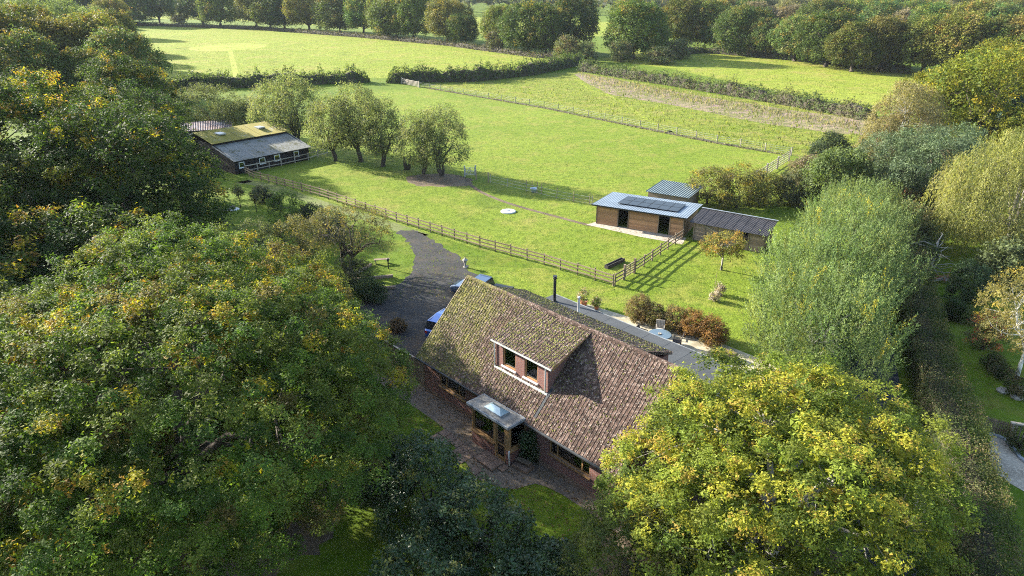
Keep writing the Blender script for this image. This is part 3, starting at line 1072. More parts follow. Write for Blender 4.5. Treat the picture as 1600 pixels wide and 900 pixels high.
# front dormer
DW = 1.3
dm = MB()
dw1, dw2 = (6.4, 7.4, 4.02, 5.26), (8.1, 9.08, 4.02, 5.26)
wall_boxes(dm, 5.82, 9.86, DW, DW + 0.22, ZE + SL * DW - 0.25, 5.5, [dw1, dw2])
for a in (5.82, 9.64):
    dm.prism([(DW + 0.22, ZE + SL * (DW + 0.22) - 0.2), (DW + 0.22, 5.52), (3.95, DZ1 - 0.1)], a, a + 0.22, 'x')
dm.build('dormer_wall', M['brick'], house)
MB().box(6.0, 9.7, 2.6, 2.65, 3.6, 5.6).build('dormer_back', M['dark'], house)
window(house, *dw1, DW + 0.05, (), curtains=(0,), sill_mat='white')
window(house, *dw2, DW + 0.05, (), sill_mat='white')
MB().box(5.8, 9.9, DW - 0.13, DW - 0.004, ZE + SL * DW - 0.1, ZE + SL * DW - 0.0).build('dormer_flashing', M['curtain'], house)
MB().tube([(5.78, DW - 0.06, 5.4), (5.78, DW - 0.06, 3.72)], 0.035, 8).build('downpipe', M['curtain'], house, smooth=True)
MB().tube([(9.72, DW - 0.07, 5.4), (9.72, DW - 0.07, 3.72)], 0.035, 8).build('downpipe', M['curtain'], house, smooth=True)
MB().box(DA0, DA1, DN0 - 0.07, DN0 + 0.02, DZ0 - 0.13, DZ0 - 0.03).build('dormer_gutter', M['curtain'], house)
dr = MB().prism([(DN0, DZ0), (DN1, DZ1), (DN1, DZ1 - 0.12), (DN0 + 0.02, DZ0 - 0.12)], DA0, DA1, 'x').build('dormer_roof', M['tile'], house)
MB().prism([(DN0 + 0.02, DZ0 - 0.18), (DN0 + 0.02, DZ0), (DN1, DZ1), (DN1 - 0.3, DZ1 - 0.18)], DA1 + 0.002, DA1 + 0.03, 'x').build('bargeboard', M['oak'], dr)
lay_tiles(dr, DA0 - 0.03, DA1 + 0.05, DN0 - 0.06, DZ0 - 0.015, DN1 + 0.1, DZ1 + 0.03, 0.235, 0.205, 300, 9, M['tile'])
# lead apron that runs down from the dormer corner
MB().prism([(0.25, ZE + SL * 0.25 + 0.045), (1.5, ZE + SL * 1.5 + 0.045), (1.5, ZE + SL * 1.5 + 0.06), (0.25, ZE + SL * 0.25 + 0.06)], 9.9, 10.06, 'x').build('lead_valley', M['felt'], roof)

# rear roof, shallow, and the long flat extension
rw = MB()
rw.box(2.5, 13.4, 6.0, 6.75, 2.6, 5.45)
rw.build('rear_wall', M['brick'], house)
rr = MB().prism([(NR + 0.1, ZR - 0.03), (6.95, 5.52), (6.95, 5.38), (NR + 0.1, ZR - 0.2)], 2.3, 13.5, 'x').build('rear_roof', M['tile'], house)
lay_tiles(rr, 2.25, 13.55, 6.98, 5.5, NR + 0.12, ZR - 0.03, 0.25, 0.205, 0, 12, M['tile'])
ex = MB()
ex.box(0.1, 17.4, WB + 0.002, 12.0, 0, 2.55)
ex.build('extension_wall', M['brick'], house)
fr = MB().box(-0.15, 17.7, WB - 0.5, 12.35, 2.56, 2.8).build('flat_roof', M['felt'], house, bevel=0.02)
for i in range(11):
    a = 0.3 + i * 1.6
    MB().box(a, a + 0.05, WB - 0.4, 12.3, 2.802, 2.807).build('roof_seam', M['felt'], fr)
MB().box(-0.18, 17.73, 12.353, 12.38, 2.5, 2.83).build('edge_trim', M['lead'], fr)
fl = MB().lathe([(0.16, 2.8), (0.16, 2.86), (0.105, 2.9), (0.105, 4.55), (0.15, 4.56), (0.15, 4.62), (0.1, 4.64), (0.1, 4.7), (0.16, 4.72), (0.16, 4.76)], 14, (0.75, 11.4)).build('flue', M['black_metal'], house)
MB().lathe([(0.085, 2.8), (0.075, 2.9), (0.075, 4.72), (0.09, 4.73), (0.09, 4.8)], 12, (4.3, 9.9)).build('vent_pipe', M['white'], house, smooth=True)

# porch
PA0, PA1, PN = 6.35, 9.32, -1.0
pw = MB()
pw.box(PA0, 8.22, PN, PN + 0.2, 0, 0.92)
pw.box(PA1 - 0.2, PA1, PN + 0.2, W0, 0, 0.92)
pw.box(PA0, PA0 + 0.2, PN + 0.2, W0, 0, 0.92)
pw.box(9.08, PA1, PN, PN + 0.2, 0, 0.92)
pw.build('porch_wall', M['brick'], house)
MB().box(PA0 + 0.2, PA1 - 0.2, PN + 0.2, W0 + 0.3, 0.005, 0.1).build('porch_floor', M['slab'], house)
window(house, PA0 + 0.12, 8.16, 0.93, 2.36, PN + 0.03, (), frame=0.09, name='porch_window')
window(house, PN + 0.13, W0 - 0.02, 0.93, 2.36, PA1 - 0.04, (), frame=0.09, axis=1, name='porch_window')
window(house, PN + 0.13, W0 - 0.02, 0.93, 2.36, PA0 + 0.14, (), frame=0.09, axis=1, name='porch_window', sill=False)
for a0, a1, n0, n1 in ((PA0, PA0 + 0.12, PN, PN + 0.13), (8.16, 8.3, PN, PN + 0.13), (9.04, PA1, PN, PN + 0.13)):
    MB().box(a0, a1, n0, n1, 0.922 if a0 != 8.16 else 0.0, 2.42).build('porch_post', M['oak'], house)
pd = MB()
pd.box(8.31, 8.41, PN + 0.05, PN + 0.1, 0.1, 2.32)
pd.box(8.93, 9.03, PN + 0.05, PN + 0.1, 0.1, 2.32)
pd.box(8.41, 8.93, PN + 0.05, PN + 0.1, 0.1, 0.3)
pd.box(8.41, 8.93, PN + 0.05, PN + 0.1, 2.2, 2.32)
pd.box(8.41, 8.93, PN + 0.05, PN + 0.1, 1.0, 1.1)
door = pd.build('door', M['oak'], house)
MB().box(8.41, 8.93, PN + 0.07, PN + 0.08, 0.3, 1.0).build('pane', M['glass'], door)
MB().box(8.41, 8.93, PN + 0.07, PN + 0.08, 1.1, 2.2).build('pane', M['glass'], door)
MB().box(8.30, 9.05, PN - 0.14, PN + 0.02, 0.02, 0.12).build('door_sill', M['oak'], house)
pr = MB().box(6.18, 9.5, -1.22, 0.3, 2.44, 2.6).build('porch_roof', M['lead'], house, bevel=0.015)
MB().box(6.24, 9.44, -1.16, 0.0, 2.601, 2.612).build('roof_deck', plain('stony_felt', (0.20, 0.19, 0.17), 0.9, var=0.4, scale=2.5, bumpy=0.4), pr)
sk = MB().box(7.28, 8.62, -0.93, -0.26, 2.614, 2.72).build('skylight', M['lead'], pr)
MB().add([(7.3, -0.91, 2.722), (8.6, -0.91, 2.722), (8.6, -0.28, 2.722), (7.3, -0.28, 2.722), (7.68, -0.6, 2.92), (8.22, -0.6, 2.92)],
         [(0, 1, 5, 4), (1, 2, 5), (2, 3, 4, 5), (3, 0, 4)]).build('glazing', paint('pale_glass', (0.30, 0.42, 0.45)), sk)
MB().tube([(9.40, PN - 0.02, 1.02), (9.40, PN - 0.05, 0.95), (9.40, PN - 0.05, 0.05)], 0.045, 8).build('downpipe', M['white'], house, smooth=True)

# tiled roof moss: raised cushions, thickest near the drive end
rng = random.Random(77)
ms = MB()
for i in range(2600):
    a = HL * min(rng.random(), rng.random())
    n = rng.uniform(0.05, NR)
    if in_dormer(a, n):
        continue
    s = rng.uniform(0.025, 0.075)
    z = ZE + SL * n + 0.03
    ms.add([(a - s, n, z), (a, n - s * .7, z - s * .7), (a + s, n, z), (a, n + s * .7, z + s * .7), (a, n - 0.03, z + s * 0.55)], [(0, 1, 4), (1, 2, 4), (2, 3, 4), (3, 0, 4)])
for i in range(1000):
    a, n = rng.uniform(DA0, DA1), rng.uniform(DN0, DN1)
    s = rng.uniform(0.03, 0.075)
    z = DZ0 + (DZ1 - DZ0) / (DN1 - DN0) * (n - DN0) + 0.03
    ms.add([(a - s, n, z), (a, n - s, z - s * .3), (a + s, n, z), (a, n + s, z + s * .3), (a, n, z + s * 0.5)], [(0, 1, 4), (1, 2, 4), (2, 3, 4), (3, 0, 4)])
for i in range(1300):
    a, t = rng.uniform(2.3, 13.5), rng.random()
    n, z = lerp(6.95, NR + 0.1, t), lerp(5.52, ZR - 0.03, t) + 0.03
    s = rng.uniform(0.03, 0.08)
    ms.add([(a - s, n, z), (a, n - s, z + s * .35), (a + s, n, z), (a, n + s, z - s * .35), (a, n, z + s * 0.55)], [(0, 1, 4), (1, 2, 4), (2, 3, 4), (3, 0, 4)])
tag(ms.build('moss', plain('moss', (0.13, 0.125, 0.03), 0.95, var=0.55, scale=1.3), house), kind='stuff')

# front door step slabs and things by the porch
step = empty('door_step', (*hw2(0, 0), 0), HROT, 'raised step of brown paving slabs outside the porch door', 'step')
for i in range(3):
    for j in range(2):
        MB().box(7.62 + i * 0.49, 8.09 + i * 0.49, -1.98 + j * 0.47, -1.53 + j * 0.47, 0.01, 0.17).build('slab', M['slab'], step, bevel=0.012)
MB().box(9.1, 9.5, -1.62, -1.14, 0.01, 0.1).build('slab', M['slab'], step, bevel=0.012)
rng = random.Random(5)
pave = empty('stepping_slabs', (*hw2(0, 0), 0), HROT, 'flush buff paving slabs laid in the leaf strewn front path', 'paving')
for i in range(9):
    for j in range(2):
        if rng.random() < 0.85:
            a, n = 4.4 + i * 0.62, -1.95 - 0.05 * i + j * 0.6
            if not (a > 7.0 and j == 1):
                MB().box(a, a + 0.58, n - 0.55, n, 0.012, 0.035 + rng.uniform(0, 0.012)).build('slab', M['slab'], pave, bevel=0.01)
tr = empty('stone_trough', (*hw2(9.95, -0.55), 0), HROT + 0.1, 'low dark stone trough against the porch side wall', 'trough')
t = MB()
t.box(-0.5, 0.5, -0.35, 0.3, 0, 0.22)
t.box(-0.42, 0.42, 0.02, 0.26, 0.222, 0.42)
t.build('trough_body', M['slab'], tr, bevel=0.03)
MB().bar((-0.42, -0.02, 0.44), (0.42, 0.06, 0.44), 0.3, 0.04).build('lid', M['fence'], tr)
for k, (a, n, z, s) in enumerate(((6.85, -0.45, 0.1, 0.5), (7.0, -0.42, 0.605, 0.36), (7.35, -0.3, 0.1, 0.45))):
    bx = empty('cardboard_box', (*hw2(a, n), z), HROT + 0.2 * k, ['large cardboard box on the porch floor behind the glass', 'small cardboard box stacked on another inside the porch', 'taped cardboard box beside the stack inside the porch'][k], 'box')
    MB().box(-s / 2, s / 2, -s * .35, s * .35, 0, s).build('carton', M['card'], bx)
    MB().box(-0.03, 0.03, -s * .36, s * .36, s + .001, s + 0.004).build('tape', M['curtain'], bx)

# boarded side fence and gate left of the house
gf = empty('boarded_fence', (*hw2(0, 0), 0), HROT, 'brown boarded fence with pale capping joining the house corner', 'fence')
for (a0, a1, top) in ((-4.4, -2.2, 1.75), (-2.1, -0.95, 1.8)):
    k = int((a1 - a0) / 0.14)
    for i in range(k):
        a = a0 + i * (a1 - a0) / k
        MB().box(a, a + 0.13, 0.42 + 0.012 * (i % 2), 0.44 + 0.012 * (i % 2), 0.03, top).build('board', M['fence'], gf)
    MB().box(a0, a1, 0.38, 0.50, top + .002, top + 0.05).build('capping', M['fence_pale'], gf)
for a in (-4.45, -2.15, -0.9):
    MB().box(a - 0.05, a + 0.05, 0.38, 0.48, 0, 1.88).build('post', M['fence'], gf)
gt = empty('side_gate', (*hw2(0, 0), 0), HROT, 'narrow ledged wooden gate between the fence and the house corner', 'gate')
for i in range(6):
    MB().box(-0.82 + i * 0.165, -0.665 + i * 0.165, 0.42, 0.445, 0.05, 1.82).build('board', M['fence'], gt)
for z in (0.4, 1.4):
    MB().box(-0.82, 0.16, 0.447, 0.475, z, z + 0.12).build('ledge', M['fence'], gt)
MB().box(-0.85, 0.2, 0.4, 0.5, 1.83, 1.88).build('capping', M['fence_pale'], gt)
# ------------------------------------------------------------------ outbuildings
def corrugated(name, x0, x1, y0, z0, y1, z1, mat, parent, pitch=0.2, amp=0.022, thick=0.02):
    """Corrugated sheet; ribs run up the slope."""
    n = int((x1 - x0) / pitch * 4)
    vs, fs = [], []
    for i in range(n + 1):
        x = x0 + (x1 - x0) * i / n
        d = amp * math.cos(i * math.pi / 2)
        vs += [(x, y0, z0 + d), (x, y1, z1 + d), (x, y0, z0 + d - thick), (x, y1, z1 + d - thick)]
    for i in range(n):
        a = i * 4
        fs += [(a, a + 4, a + 5, a + 1), (a + 2, a + 3, a + 7, a + 6), (a, a + 2, a + 6, a + 4), (a + 1, a + 5, a + 7, a + 3)]
    fs += [(0, 1, 3, 2), (n * 4, n * 4 + 2, n * 4 + 3, n * 4 + 1)]
    return MB().add(vs, fs).build(name, mat, parent)


def board_wall(parent, x0, x1, y, z0, z1, holes, mat, bh=0.17, t=0.03, axis=0, slope=0.0):
    """Lapped boards one by one; holes (x0, x1, z0, z1) cut them."""
    k = int(round((z1 - z0) / bh))
    for i in range(k):
        a, b = z0 + i * bh, z0 + (i + 1) * bh - 0.006
        cuts = [(h[0], h[1]) for h in holes if h[2] < b - 0.02 and h[3] > a + 0.02]
        cur = x0
        spans = []
        for c0, c1 in sorted(cuts):
            spans.append((cur, c0))
            cur = c1
        spans.append((cur, x1))
        for s0, s1 in spans:
            if s1 - s0 < 0.05:
                continue
            if axis == 0:
                vs = [(s0, y - t, a), (s1, y - t, a), (s1, y + 0.01, a), (s0, y + 0.01, a), (s0, y - t * .35, b), (s1, y - t * .35, b), (s1, y + 0.01, b), (s0, y + 0.01, b)]
            else:
                vs = [(y - 0.01, s0, a), (y + t, s0, a), (y + t, s1, a), (y - 0.01, s1, a), (y - 0.01, s0, b), (y + t * .35, s0, b), (y + t * .35, s1, b), (y - 0.01, s1, b)]
            MB().add(vs, [(0, 3, 2, 1), (4, 5, 6, 7), (0, 1, 5, 4), (1, 2, 6, 5), (2, 3, 7, 6), (3, 0, 4, 7)]).build('board', mat, parent)


def frame_at(p, q):
    d = Vector((q[0] - p[0], q[1] - p[1], 0))
    return d.length, math.atan2(d.y, d.x)


# stable with solar panels
p, q = at(931, 349), at(1067, 371)
L1, R1 = frame_at(p, q)
st = empty('timber_stable', (p.x, p.y, 0), R1, 'long timber stable with two dark doorways under a blue grey roof', 'stable')
D1, ZF, ZB = 5.3, 2.2, 2.0
core = MB()
doors = [(2.45, 3.5, 0, 1.85), (6.75, 7.85, 0, 1.85)]
wall_boxes(core, 0.02, L1 - 0.02, 0.03, 0.08, 0, 2.08, doors)
core.box(0.02, L1 - 0.02, D1 - 0.08, D1 - 0.03, 0, 1.95)
core.box(0.02, 0.07, 0.08, D1 - 0.08, 0, 1.95)
core.box(L1 - 0.07, L1 - 0.02, 0.08, D1 - 0.08, 0, 1.95)
core.build('wall', M['dark'], st)
board_wall(st, 0, L1, 0.03, 0.02, 2.06, doors, M['boards'])
board_wall(st, 0.0, D1, L1 - 0.02, 0.02, 1.9, [], M['boards'], axis=1)
for a in (0.0, 2.36, 3.5, 6.66, 7.85, L1 - 0.1):
    MB().box(a, a + 0.1, -0.045, -0.005, 0.0, 2.08).build('post', M['fence'], st)
rs = corrugated('roof', -0.35, L1 + 0.35, -0.55, ZF, D1 + 0.3, ZB, M['steel_roof'], st, 0.25, 0.012)
MB().box(-0.36, L1 + 0.36, -0.6, -0.54, ZF - 0.12, ZF + 0.01).build('gutter', M['black_metal'], st)
MB().tube([(L1 + 0.05, -0.12, 2.1), (L1 + 0.05, -0.12, 0.05)], 0.04, 6).build('downpipe', M['black_metal'], st)
sa = empty('solar_array', (p.x, p.y, 0), R1, 'two rows of dark solar panels on the blue grey stable roof', 'solar panel')
yy = lambda v: ZF + (ZB - ZF) * (v + 0.55) / (D1 + 0.85)
for i in range(6):
    for j in range(2):
        x0 = 1.95 + i * 1.06
        y0 = 0.95 + j * 1.62
        z0, z1 = yy(y0) + 0.09 + 0.0, yy(y0 + 1.58) + 0.09
        pn = MB()
        pn.add([(x0, y0, z0), (x0 + 1.03, y0, z0), (x0 + 1.03, y0 + 1.58, z1), (x0, y0 + 1.58, z1), (x0, y0, z0 + .035), (x0 + 1.03, y0, z0 + .035), (x0 + 1.03, y0 + 1.58, z1 + .035), (x0, y0 + 1.58, z1 + .035)],
               [(0, 3, 2, 1), (4, 5, 6, 7), (0, 1, 5, 4), (1, 2, 6, 5), (2, 3, 7, 6), (3, 0, 4, 7)])
        po_ = pn.build('panel', M['panel'], sa)
        fm = MB()
        for (u0, u1, v0, v1) in ((0, 1.03, 0, 0.025), (0, 1.03, 1.555, 1.58), (0, 0.025, 0.03, 1.55), (1.005, 1.03, 0.03, 1.55)):
            zz = lambda v: lerp(z0, z1, v / 1.58) + 0.036
            fm.add([(x0 + u0, y0 + v0, zz(v0)), (x0 + u1, y0 + v0, zz(v0)), (x0 + u1, y0 + v1, zz(v1)), (x0 + u0, y0 + v1, zz(v1)),
                    (x0 + u0, y0 + v0, zz(v0) + .006), (x0 + u1, y0 + v0, zz(v0) + .006), (x0 + u1, y0 + v1, zz(v1) + .006), (x0 + u0, y0 + v1, zz(v1) + .006)],
                   [(0, 3, 2, 1), (4, 5, 6, 7), (0, 1, 5, 4), (1, 2, 6, 5), (2, 3, 7, 6), (3, 0, 4, 7)])
        fm.build('frame', M['black_metal'], po_)

# lower shed beside it
p, q = at(1082, 374), at(1192, 396)
L2, R2 = frame_at(p, q)
sh = empty('open_shed', (p.x, p.y, 0), R2, 'low timber shed with black corrugated roof next to the stable', 'shed')
D2, ZF2, ZB2 = 2.6, 1.95, 2.5
core = MB()
hs = [(4.35, 5.35, 0.95, 1.75)]
wall_boxes(core, 0.02, L2 - 0.02, 0.03, 0.08, 0, 1.85, hs)
core.box(0.02, L2 - 0.02, D2 - 0.08, D2 - 0.03, 0, 2.4)
core.box(0.02, 0.07, 0.08, D2 - 0.08, 0, 1.95)
core.box(L2 - 0.07, L2 - 0.02, 0.08, D2 - 0.08, 0, 1.95)
core.build('wall', M['dark'], sh)
board_wall(sh, 0, L2, 0.03, 0.02, 1.86, hs, M['grey_boards'], 0.2)
board_wall(sh, 0.0, D2, L2 - 0.02, 0.02, 1.95, [], M['grey_boards'], 0.2, axis=1)
for a in (0.0, 1.1, 2.3, 4.24, 5.36, L2 - 0.1):
    MB().box(a, a + 0.11, -0.05, -0.006, 0.0, 1.88).build('post', M['fence'], sh)
MB().bar((0.75, -0.07, 1.75), (2.9, -0.07, 1.05), 0.04, 0.1).build('brace', M['fence_pale'], sh)
for i in range(9):
    a0, a1 = -0.3 + i * (L2 + 0.6) / 9, -0.3 + (i + 1) * (L2 + 0.6) / 9
    dz = 0.006 * (i % 2)
    corrugated('roof_sheet', a0, a1 - 0.012, -0.5, ZF2 + dz - 0.06, D2 + 0.1, ZB2 + dz, M['bitumen'], sh, 0.12, 0.018)
MB().box(-0.32, L2 + 0.32, D2 + 0.0, D2 + 0.14, ZB2 + 0.035, ZB2 + 0.09).build('ridge_flashing', M['grey_metal'], sh)

# green roofed shelter behind
p, q = at(1010, 299, 1.9), at(1072, 309, 1.9)
L3, R3 = frame_at(p, q)
gs = empty('field_shelter', (p.x, p.y, 0), R3, 'small field shelter with ribbed green roof behind the stable', 'shelter')
MB().box(0.1, L3 - 0.1, 0.3, 4.6, 0, 1.8).build('wall', M['grey_boards'], gs)
corrugated('roof', -0.1, L3 + 0.3, 0.0, 1.9, 5.0, 2.1, M['green_roof'], gs, 0.28, 0.03)

# black barn
p, q = at(369, 273), at(484, 249)
L4, R4 = frame_at(p, q)
bn = empty('black_barn', (p.x, p.y, 0), R4, 'black boarded barn with mossy upper roof and grey lean-to', 'barn')
bw = [(0.6, 1.4, 0.75, 1.5), (3.6, 4.5, 0.75, 1.55), (5.9, 6.8, 0.75, 1.55), (9.0, 9.8, 0.8, 1.55)]
core = MB()
wall_boxes(core, 0, L4, 0.03, 0.13, 0, 1.85, bw)
core.prism([(0.13, 0), (9.0, 0), (9.0, 3.3), (4.9, 3.2), (0.13, 1.9)], 0.0, 0.1, 'x')
core.prism([(0.13, 0), (9.0, 0), (9.0, 3.3), (4.9, 3.2), (0.13, 1.9)], L4 - 0.1, L4, 'x')
core.box(0.1, L4 - 0.1, 8.9, 9.0, 0, 3.3)
core.build('wall', M['black_boards'], bn)
board_wall(bn, 0, L4, 0.03, 0.02, 1.84, bw, M['black_boards'], 0.26)
for x0, x1, z0, z1 in bw:
    w = MB()
    w.box(x0, x1, 0.0, 0.06, z0, z0 + 0.08)
    w.box(x0, x1, 0.0, 0.06, z1 - 0.08, z1)
    w.box(x0, x0 + 0.08, 0.0, 0.06, z0 + .08, z1 - .08)
    w.box(x1 - 0.08, x1, 0.0, 0.06, z0 + .08, z1 - .08)
    wo = w.build('window', M['white'], bn)
    MB().box(x0 + .08, x1 - .08, 0.03, 0.04, z0 + .08, z1 - .08).build('pane', M['glass'], wo)
    MB().box(x0 - 0.05, x1 + 0.05, -0.08, -0.002, z0 - 0.06, z0).build('sill', M['white'], wo)


def old_sheet(name, base, mossc, th):
    m, N, L, P = nodes(name)
    co = obj_co(N)
    a = noise(N, L, co, 0.5, 5, 0.7)
    b = noise(N, L, co, 4, 4, 0.8)
    f = ramp(N, L, math_node(N, L, 'ADD', math_node(N, L, 'MULTIPLY', a, 0.55), math_node(N, L, 'MULTIPLY', b, 0.45)), [(th, 0.0), (th + 0.1, 1.0)])
    c = mixc(N, L, f, base, ramp(N, L, b, [(0.35, tuple(v * .6 for v in mossc)), (0.7, mossc)]))
    L.new(c, P.inputs['Base Color'])
    P.inputs['Roughness'].default_value = 0.9
    bump(N, L, P, b, 0.5, 0.05)
    return m


MB_GREY = old_sheet('old_grey_sheet', (0.20, 0.20, 0.185), (0.10, 0.10, 0.04), 0.5)
MB_MOSS = old_sheet('mossy_sheet', (0.30, 0.29, 0.22), (0.30, 0.25, 0.035), 0.36)
for i in range(8):
    a0, a1 = -0.25 + i * (L4 + 0.5) / 8, -0.25 + (i + 1) * (L4 + 0.5) / 8
    dz = 0.008 * (i % 2)
    corrugated('lean_to_sheet', a0, a1 - 0.01, -0.4, 1.82 + dz, 4.95, 3.12 + dz, MB_GREY, bn, 0.15, 0.025)
    corrugated('upper_sheet', a0, a1 - 0.01, 4.75, 3.42 + dz, 9.6, 4.35 + dz, MB_MOSS, bn, 0.15, 0.025)
MB().box(0.0, L4, 4.9, 5.0, 3.0, 3.4).build('clerestory', M['black_boards'], bn)
MB().prism([(9.6, 4.33), (12.4, 3.4), (12.4, 3.3), (9.6, 4.2)], -0.25, L4 + 0.25, 'x').build('rear_roof', MB_GREY, bn)
MB().box(0.05, L4 - 0.05, 12.0, 12.1, 0, 3.28).build('rear_wall', M['black_boards'], bn)
for x in (2.1, 8.2):
    MB().box(x, x + 1.0, 6.9, 8.3, 3.97, 4.14).build('roof_light', M['grey_metal'], bn)

p = at(255, 208, 2.0)
rb = empty('rusty_shed', (p.x, p.y, 0), R4 - 0.5, 'low shed with rusty purple brown corrugated roof behind the barn', 'shed')
MB().box(0.2, 9.8, 0.2, 4.8, 0, 2.0).build('wall', M['black_boards'], rb)
corrugated('roof', 0, 10, 0, 2.05, 5, 2.6, old_sheet('rusty_sheet', (0.30, 0.28, 0.28), (0.17, 0.10, 0.085), 0.45), rb, 0.25, 0.05)

# ------------------------------------------------------------------ fences and gates
def rail_fence(name, pts, label, h=1.1, rails=3, gap=1.8, mat='fence', rail_h=0.11, group=None, post=0.11):
    root = empty(name, (pts[0][0], pts[0][1], 0), 0, label, 'fence', group)
    rng = random.Random(len(pts) * 7 + int(abs(pts[0][0])))
    o = Vector((pts[0][0], pts[0][1], 0))
    v = [Vector((p[0], p[1], 0)) - o for p in pts]
    for i, (a, b) in enumerate(zip(v, v[1:])):
        k = max(1, round((b - a).length / gap))
        prev = None
        for j in range(k + 1):
            c = a.lerp(b, j / k)
            if j == 0 and i > 0:
                prev = c
                continue
            t = Vector((rng.uniform(-.03, .03), rng.uniform(-.03, .03), 0))
            MB().bar(c - Vector((0, 0, 0.1)), c + t + Vector((0, 0, h + rng.uniform(0, 0.1))), post, post, (0, 1, 0)).build('post', M[mat], root)
            prev = c
        s = (b - a).normalized()
        nrm = Vector((-s.y, s.x, 0)) * (post * 0.5 + 0.024)
        k2 = max(1, round((b - a).length / (gap * 2)))
        for r in range(rails):
            z = h * (0.32 + 0.6 * r / max(1, rails - 1))
            for j in range(k2):
                c, d = a.lerp(b, j / k2), a.lerp(b, (j + 1) / k2 - 0.002)
                dz = rng.uniform(-0.03, 0.03)
                MB().bar(c - nrm + Vector((0, 0, z + dz)), d - nrm + Vector((0, 0, z + rng.uniform(-0.03, 0.03))), 0.04, rail_h).build('rail', M[mat], root)
    return root


rail_fence('rail_fence', px((384, 272), (396, 279), (500, 307), (620, 347), (750, 387), (850, 414), (958, 447)), 'long three rail wooden fence running from the barn past the drive')
rail_fence('rail_fence', px((960.5, 446), (974, 437.5)), 'short length of rail fence at the paddock corner beside the gateway')
rail_fence('rail_fence', px((992, 426), (1066, 374)), 'three rail wooden fence from the gateway to the stable corner')
rail_fence('rail_fence', px((384, 270), (440, 259), (482, 250), (512, 241)), 'two rail pale fence in front of the black barn', 1.0, 2, 1.9, 'fence_pale')


def bar_gate(name, p, q, label, h=1.15, bars=5, mat='fence', th=0.06, metal=False):
    p, q = Vector((p[0], p[1], 0)), Vector((q[0], q[1], 0))
    root = empty(name, p, math.atan2(q.y - p.y, q.x - p.x), label, 'gate')
    L = (q - p).length
    for x in (0, L):
        MB().box(x - 0.08, x + 0.08, -0.08, 0.08, -0.1, h + 0.25).build('gate_post', M[mat], root)
    for i in range(bars):
        z = 0.2 + (h - 0.25) * i / (bars - 1)
        MB().box(0.1, L - 0.1, -th / 2, th / 2, z, z + (0.03 if metal else 0.08)).build('bar', M[mat], root)
    for x in (0.11, L * 0.5, L - 0.17):
        MB().box(x, x + 0.06, -th / 2 - 0.03, -th / 2 - 0.002, 0.18, h - 0.0).build('upright', M[mat], root)
    MB().bar((0.2, th / 2 + 0.02, 0.22), (L * 0.5, th / 2 + 0.02, h - 0.05), 0.03, 0.07).build('brace', M[mat], root)
    return root


bar_gate('field_gate', at2(975, 437), at2(991, 427), 'narrow five bar gate in the fence by the lawn corner')
bar_gate('field_gate', at2(726, 276), at2(743, 275), 'grey metal gate beside the paddock trees', 1.2, 6, 'grey_metal', 0.04, True)
bar_gate('field_gate', at2(628, 131), at2(655, 137), 'pale gate through the gap in the far hedge', 1.3, 5, 'fence_pale', 0.1)
gp = [at(1180, 287), at(1197, 275.5), at(1214, 264), at(1233, 252)]
for i in range(3):
    bar_gate('rail_hurdle', gp[i], gp[i].lerp(gp[i + 1], 0.97), ['tall weathered hurdle next to the hazel bushes', 'weathered hurdle in the middle of the run of three', 'weathered hurdle nearest the wire fence corner'][i], 1.5, 5, 'fence_pale')


def wire_fence(name, pts, label, gap, h=1.1, wires=4, post=0.12):
    root = empty(name, (pts[0][0], pts[0][1], 0), 0, label, 'fence')
    o = Vector((pts[0][0], pts[0][1], 0))
    v = [Vector((p[0], p[1], 0)) - o for p in pts]
    for i, (a, b) in enumerate(zip(v, v[1:])):
        k = max(1, round((b - a).length / gap))
        for j in range(k + (i == len(v) - 2)):
            c = a.lerp(b, j / k)
            MB().bar(c - Vector((0, 0, .1)), c + Vector((0, 0, h + 0.15)), post, post, (0, 1, 0)).build('post', M['fence_pale'], root)
        for w in range(wires):
            z = h * (0.2 + 0.8 * w / (wires - 1))
            MB().tube([a + Vector((0, 0, z)), b + Vector((0, 0, z))], 0.009, 4).build('wire', M['grey_metal'], root)
    return root


wire_fence('wire_fence', px((655, 136), (850, 168), (1000, 199), (1120, 223), (1236, 243)), 'long wire fence with wooden posts across the fields', 4.2)
wire_fence('wire_fence', px((766, 286), (822, 299.5), (870, 311), (925, 321)), 'thin wire fence from the paddock gap towards the stable', 3.4, 0.95, 3, 0.07)
for x, y, h in ((744, 281, 1.3), (763, 285, 1.3)):
    tag(MB().box(-0.07, 0.07, -0.07, 0.07, 0, h).build('fence_post', M['fence'], None, bevel=0.01, loc=at(x, y)), 'squat wooden post standing by the worn gap near the paddock trees', 'post', 'posts by the paddock gap')
for x, y, h in ((822, 299, 1.4), (831, 300, 1.4), (839, 302, 1.35), (846, 303, 1.35), (870, 309, 1.2), (896, 316, 1.3), (921, 318, 1.2)):
    tag(MB().bar((0, 0, 0), (0.03, 0.02, h), 0.06, 0.06).build('stake', M['fence'], None, loc=at(x, y)), 'thin upright stake in the paddock left of the stable', 'stake', 'stakes in the paddock')

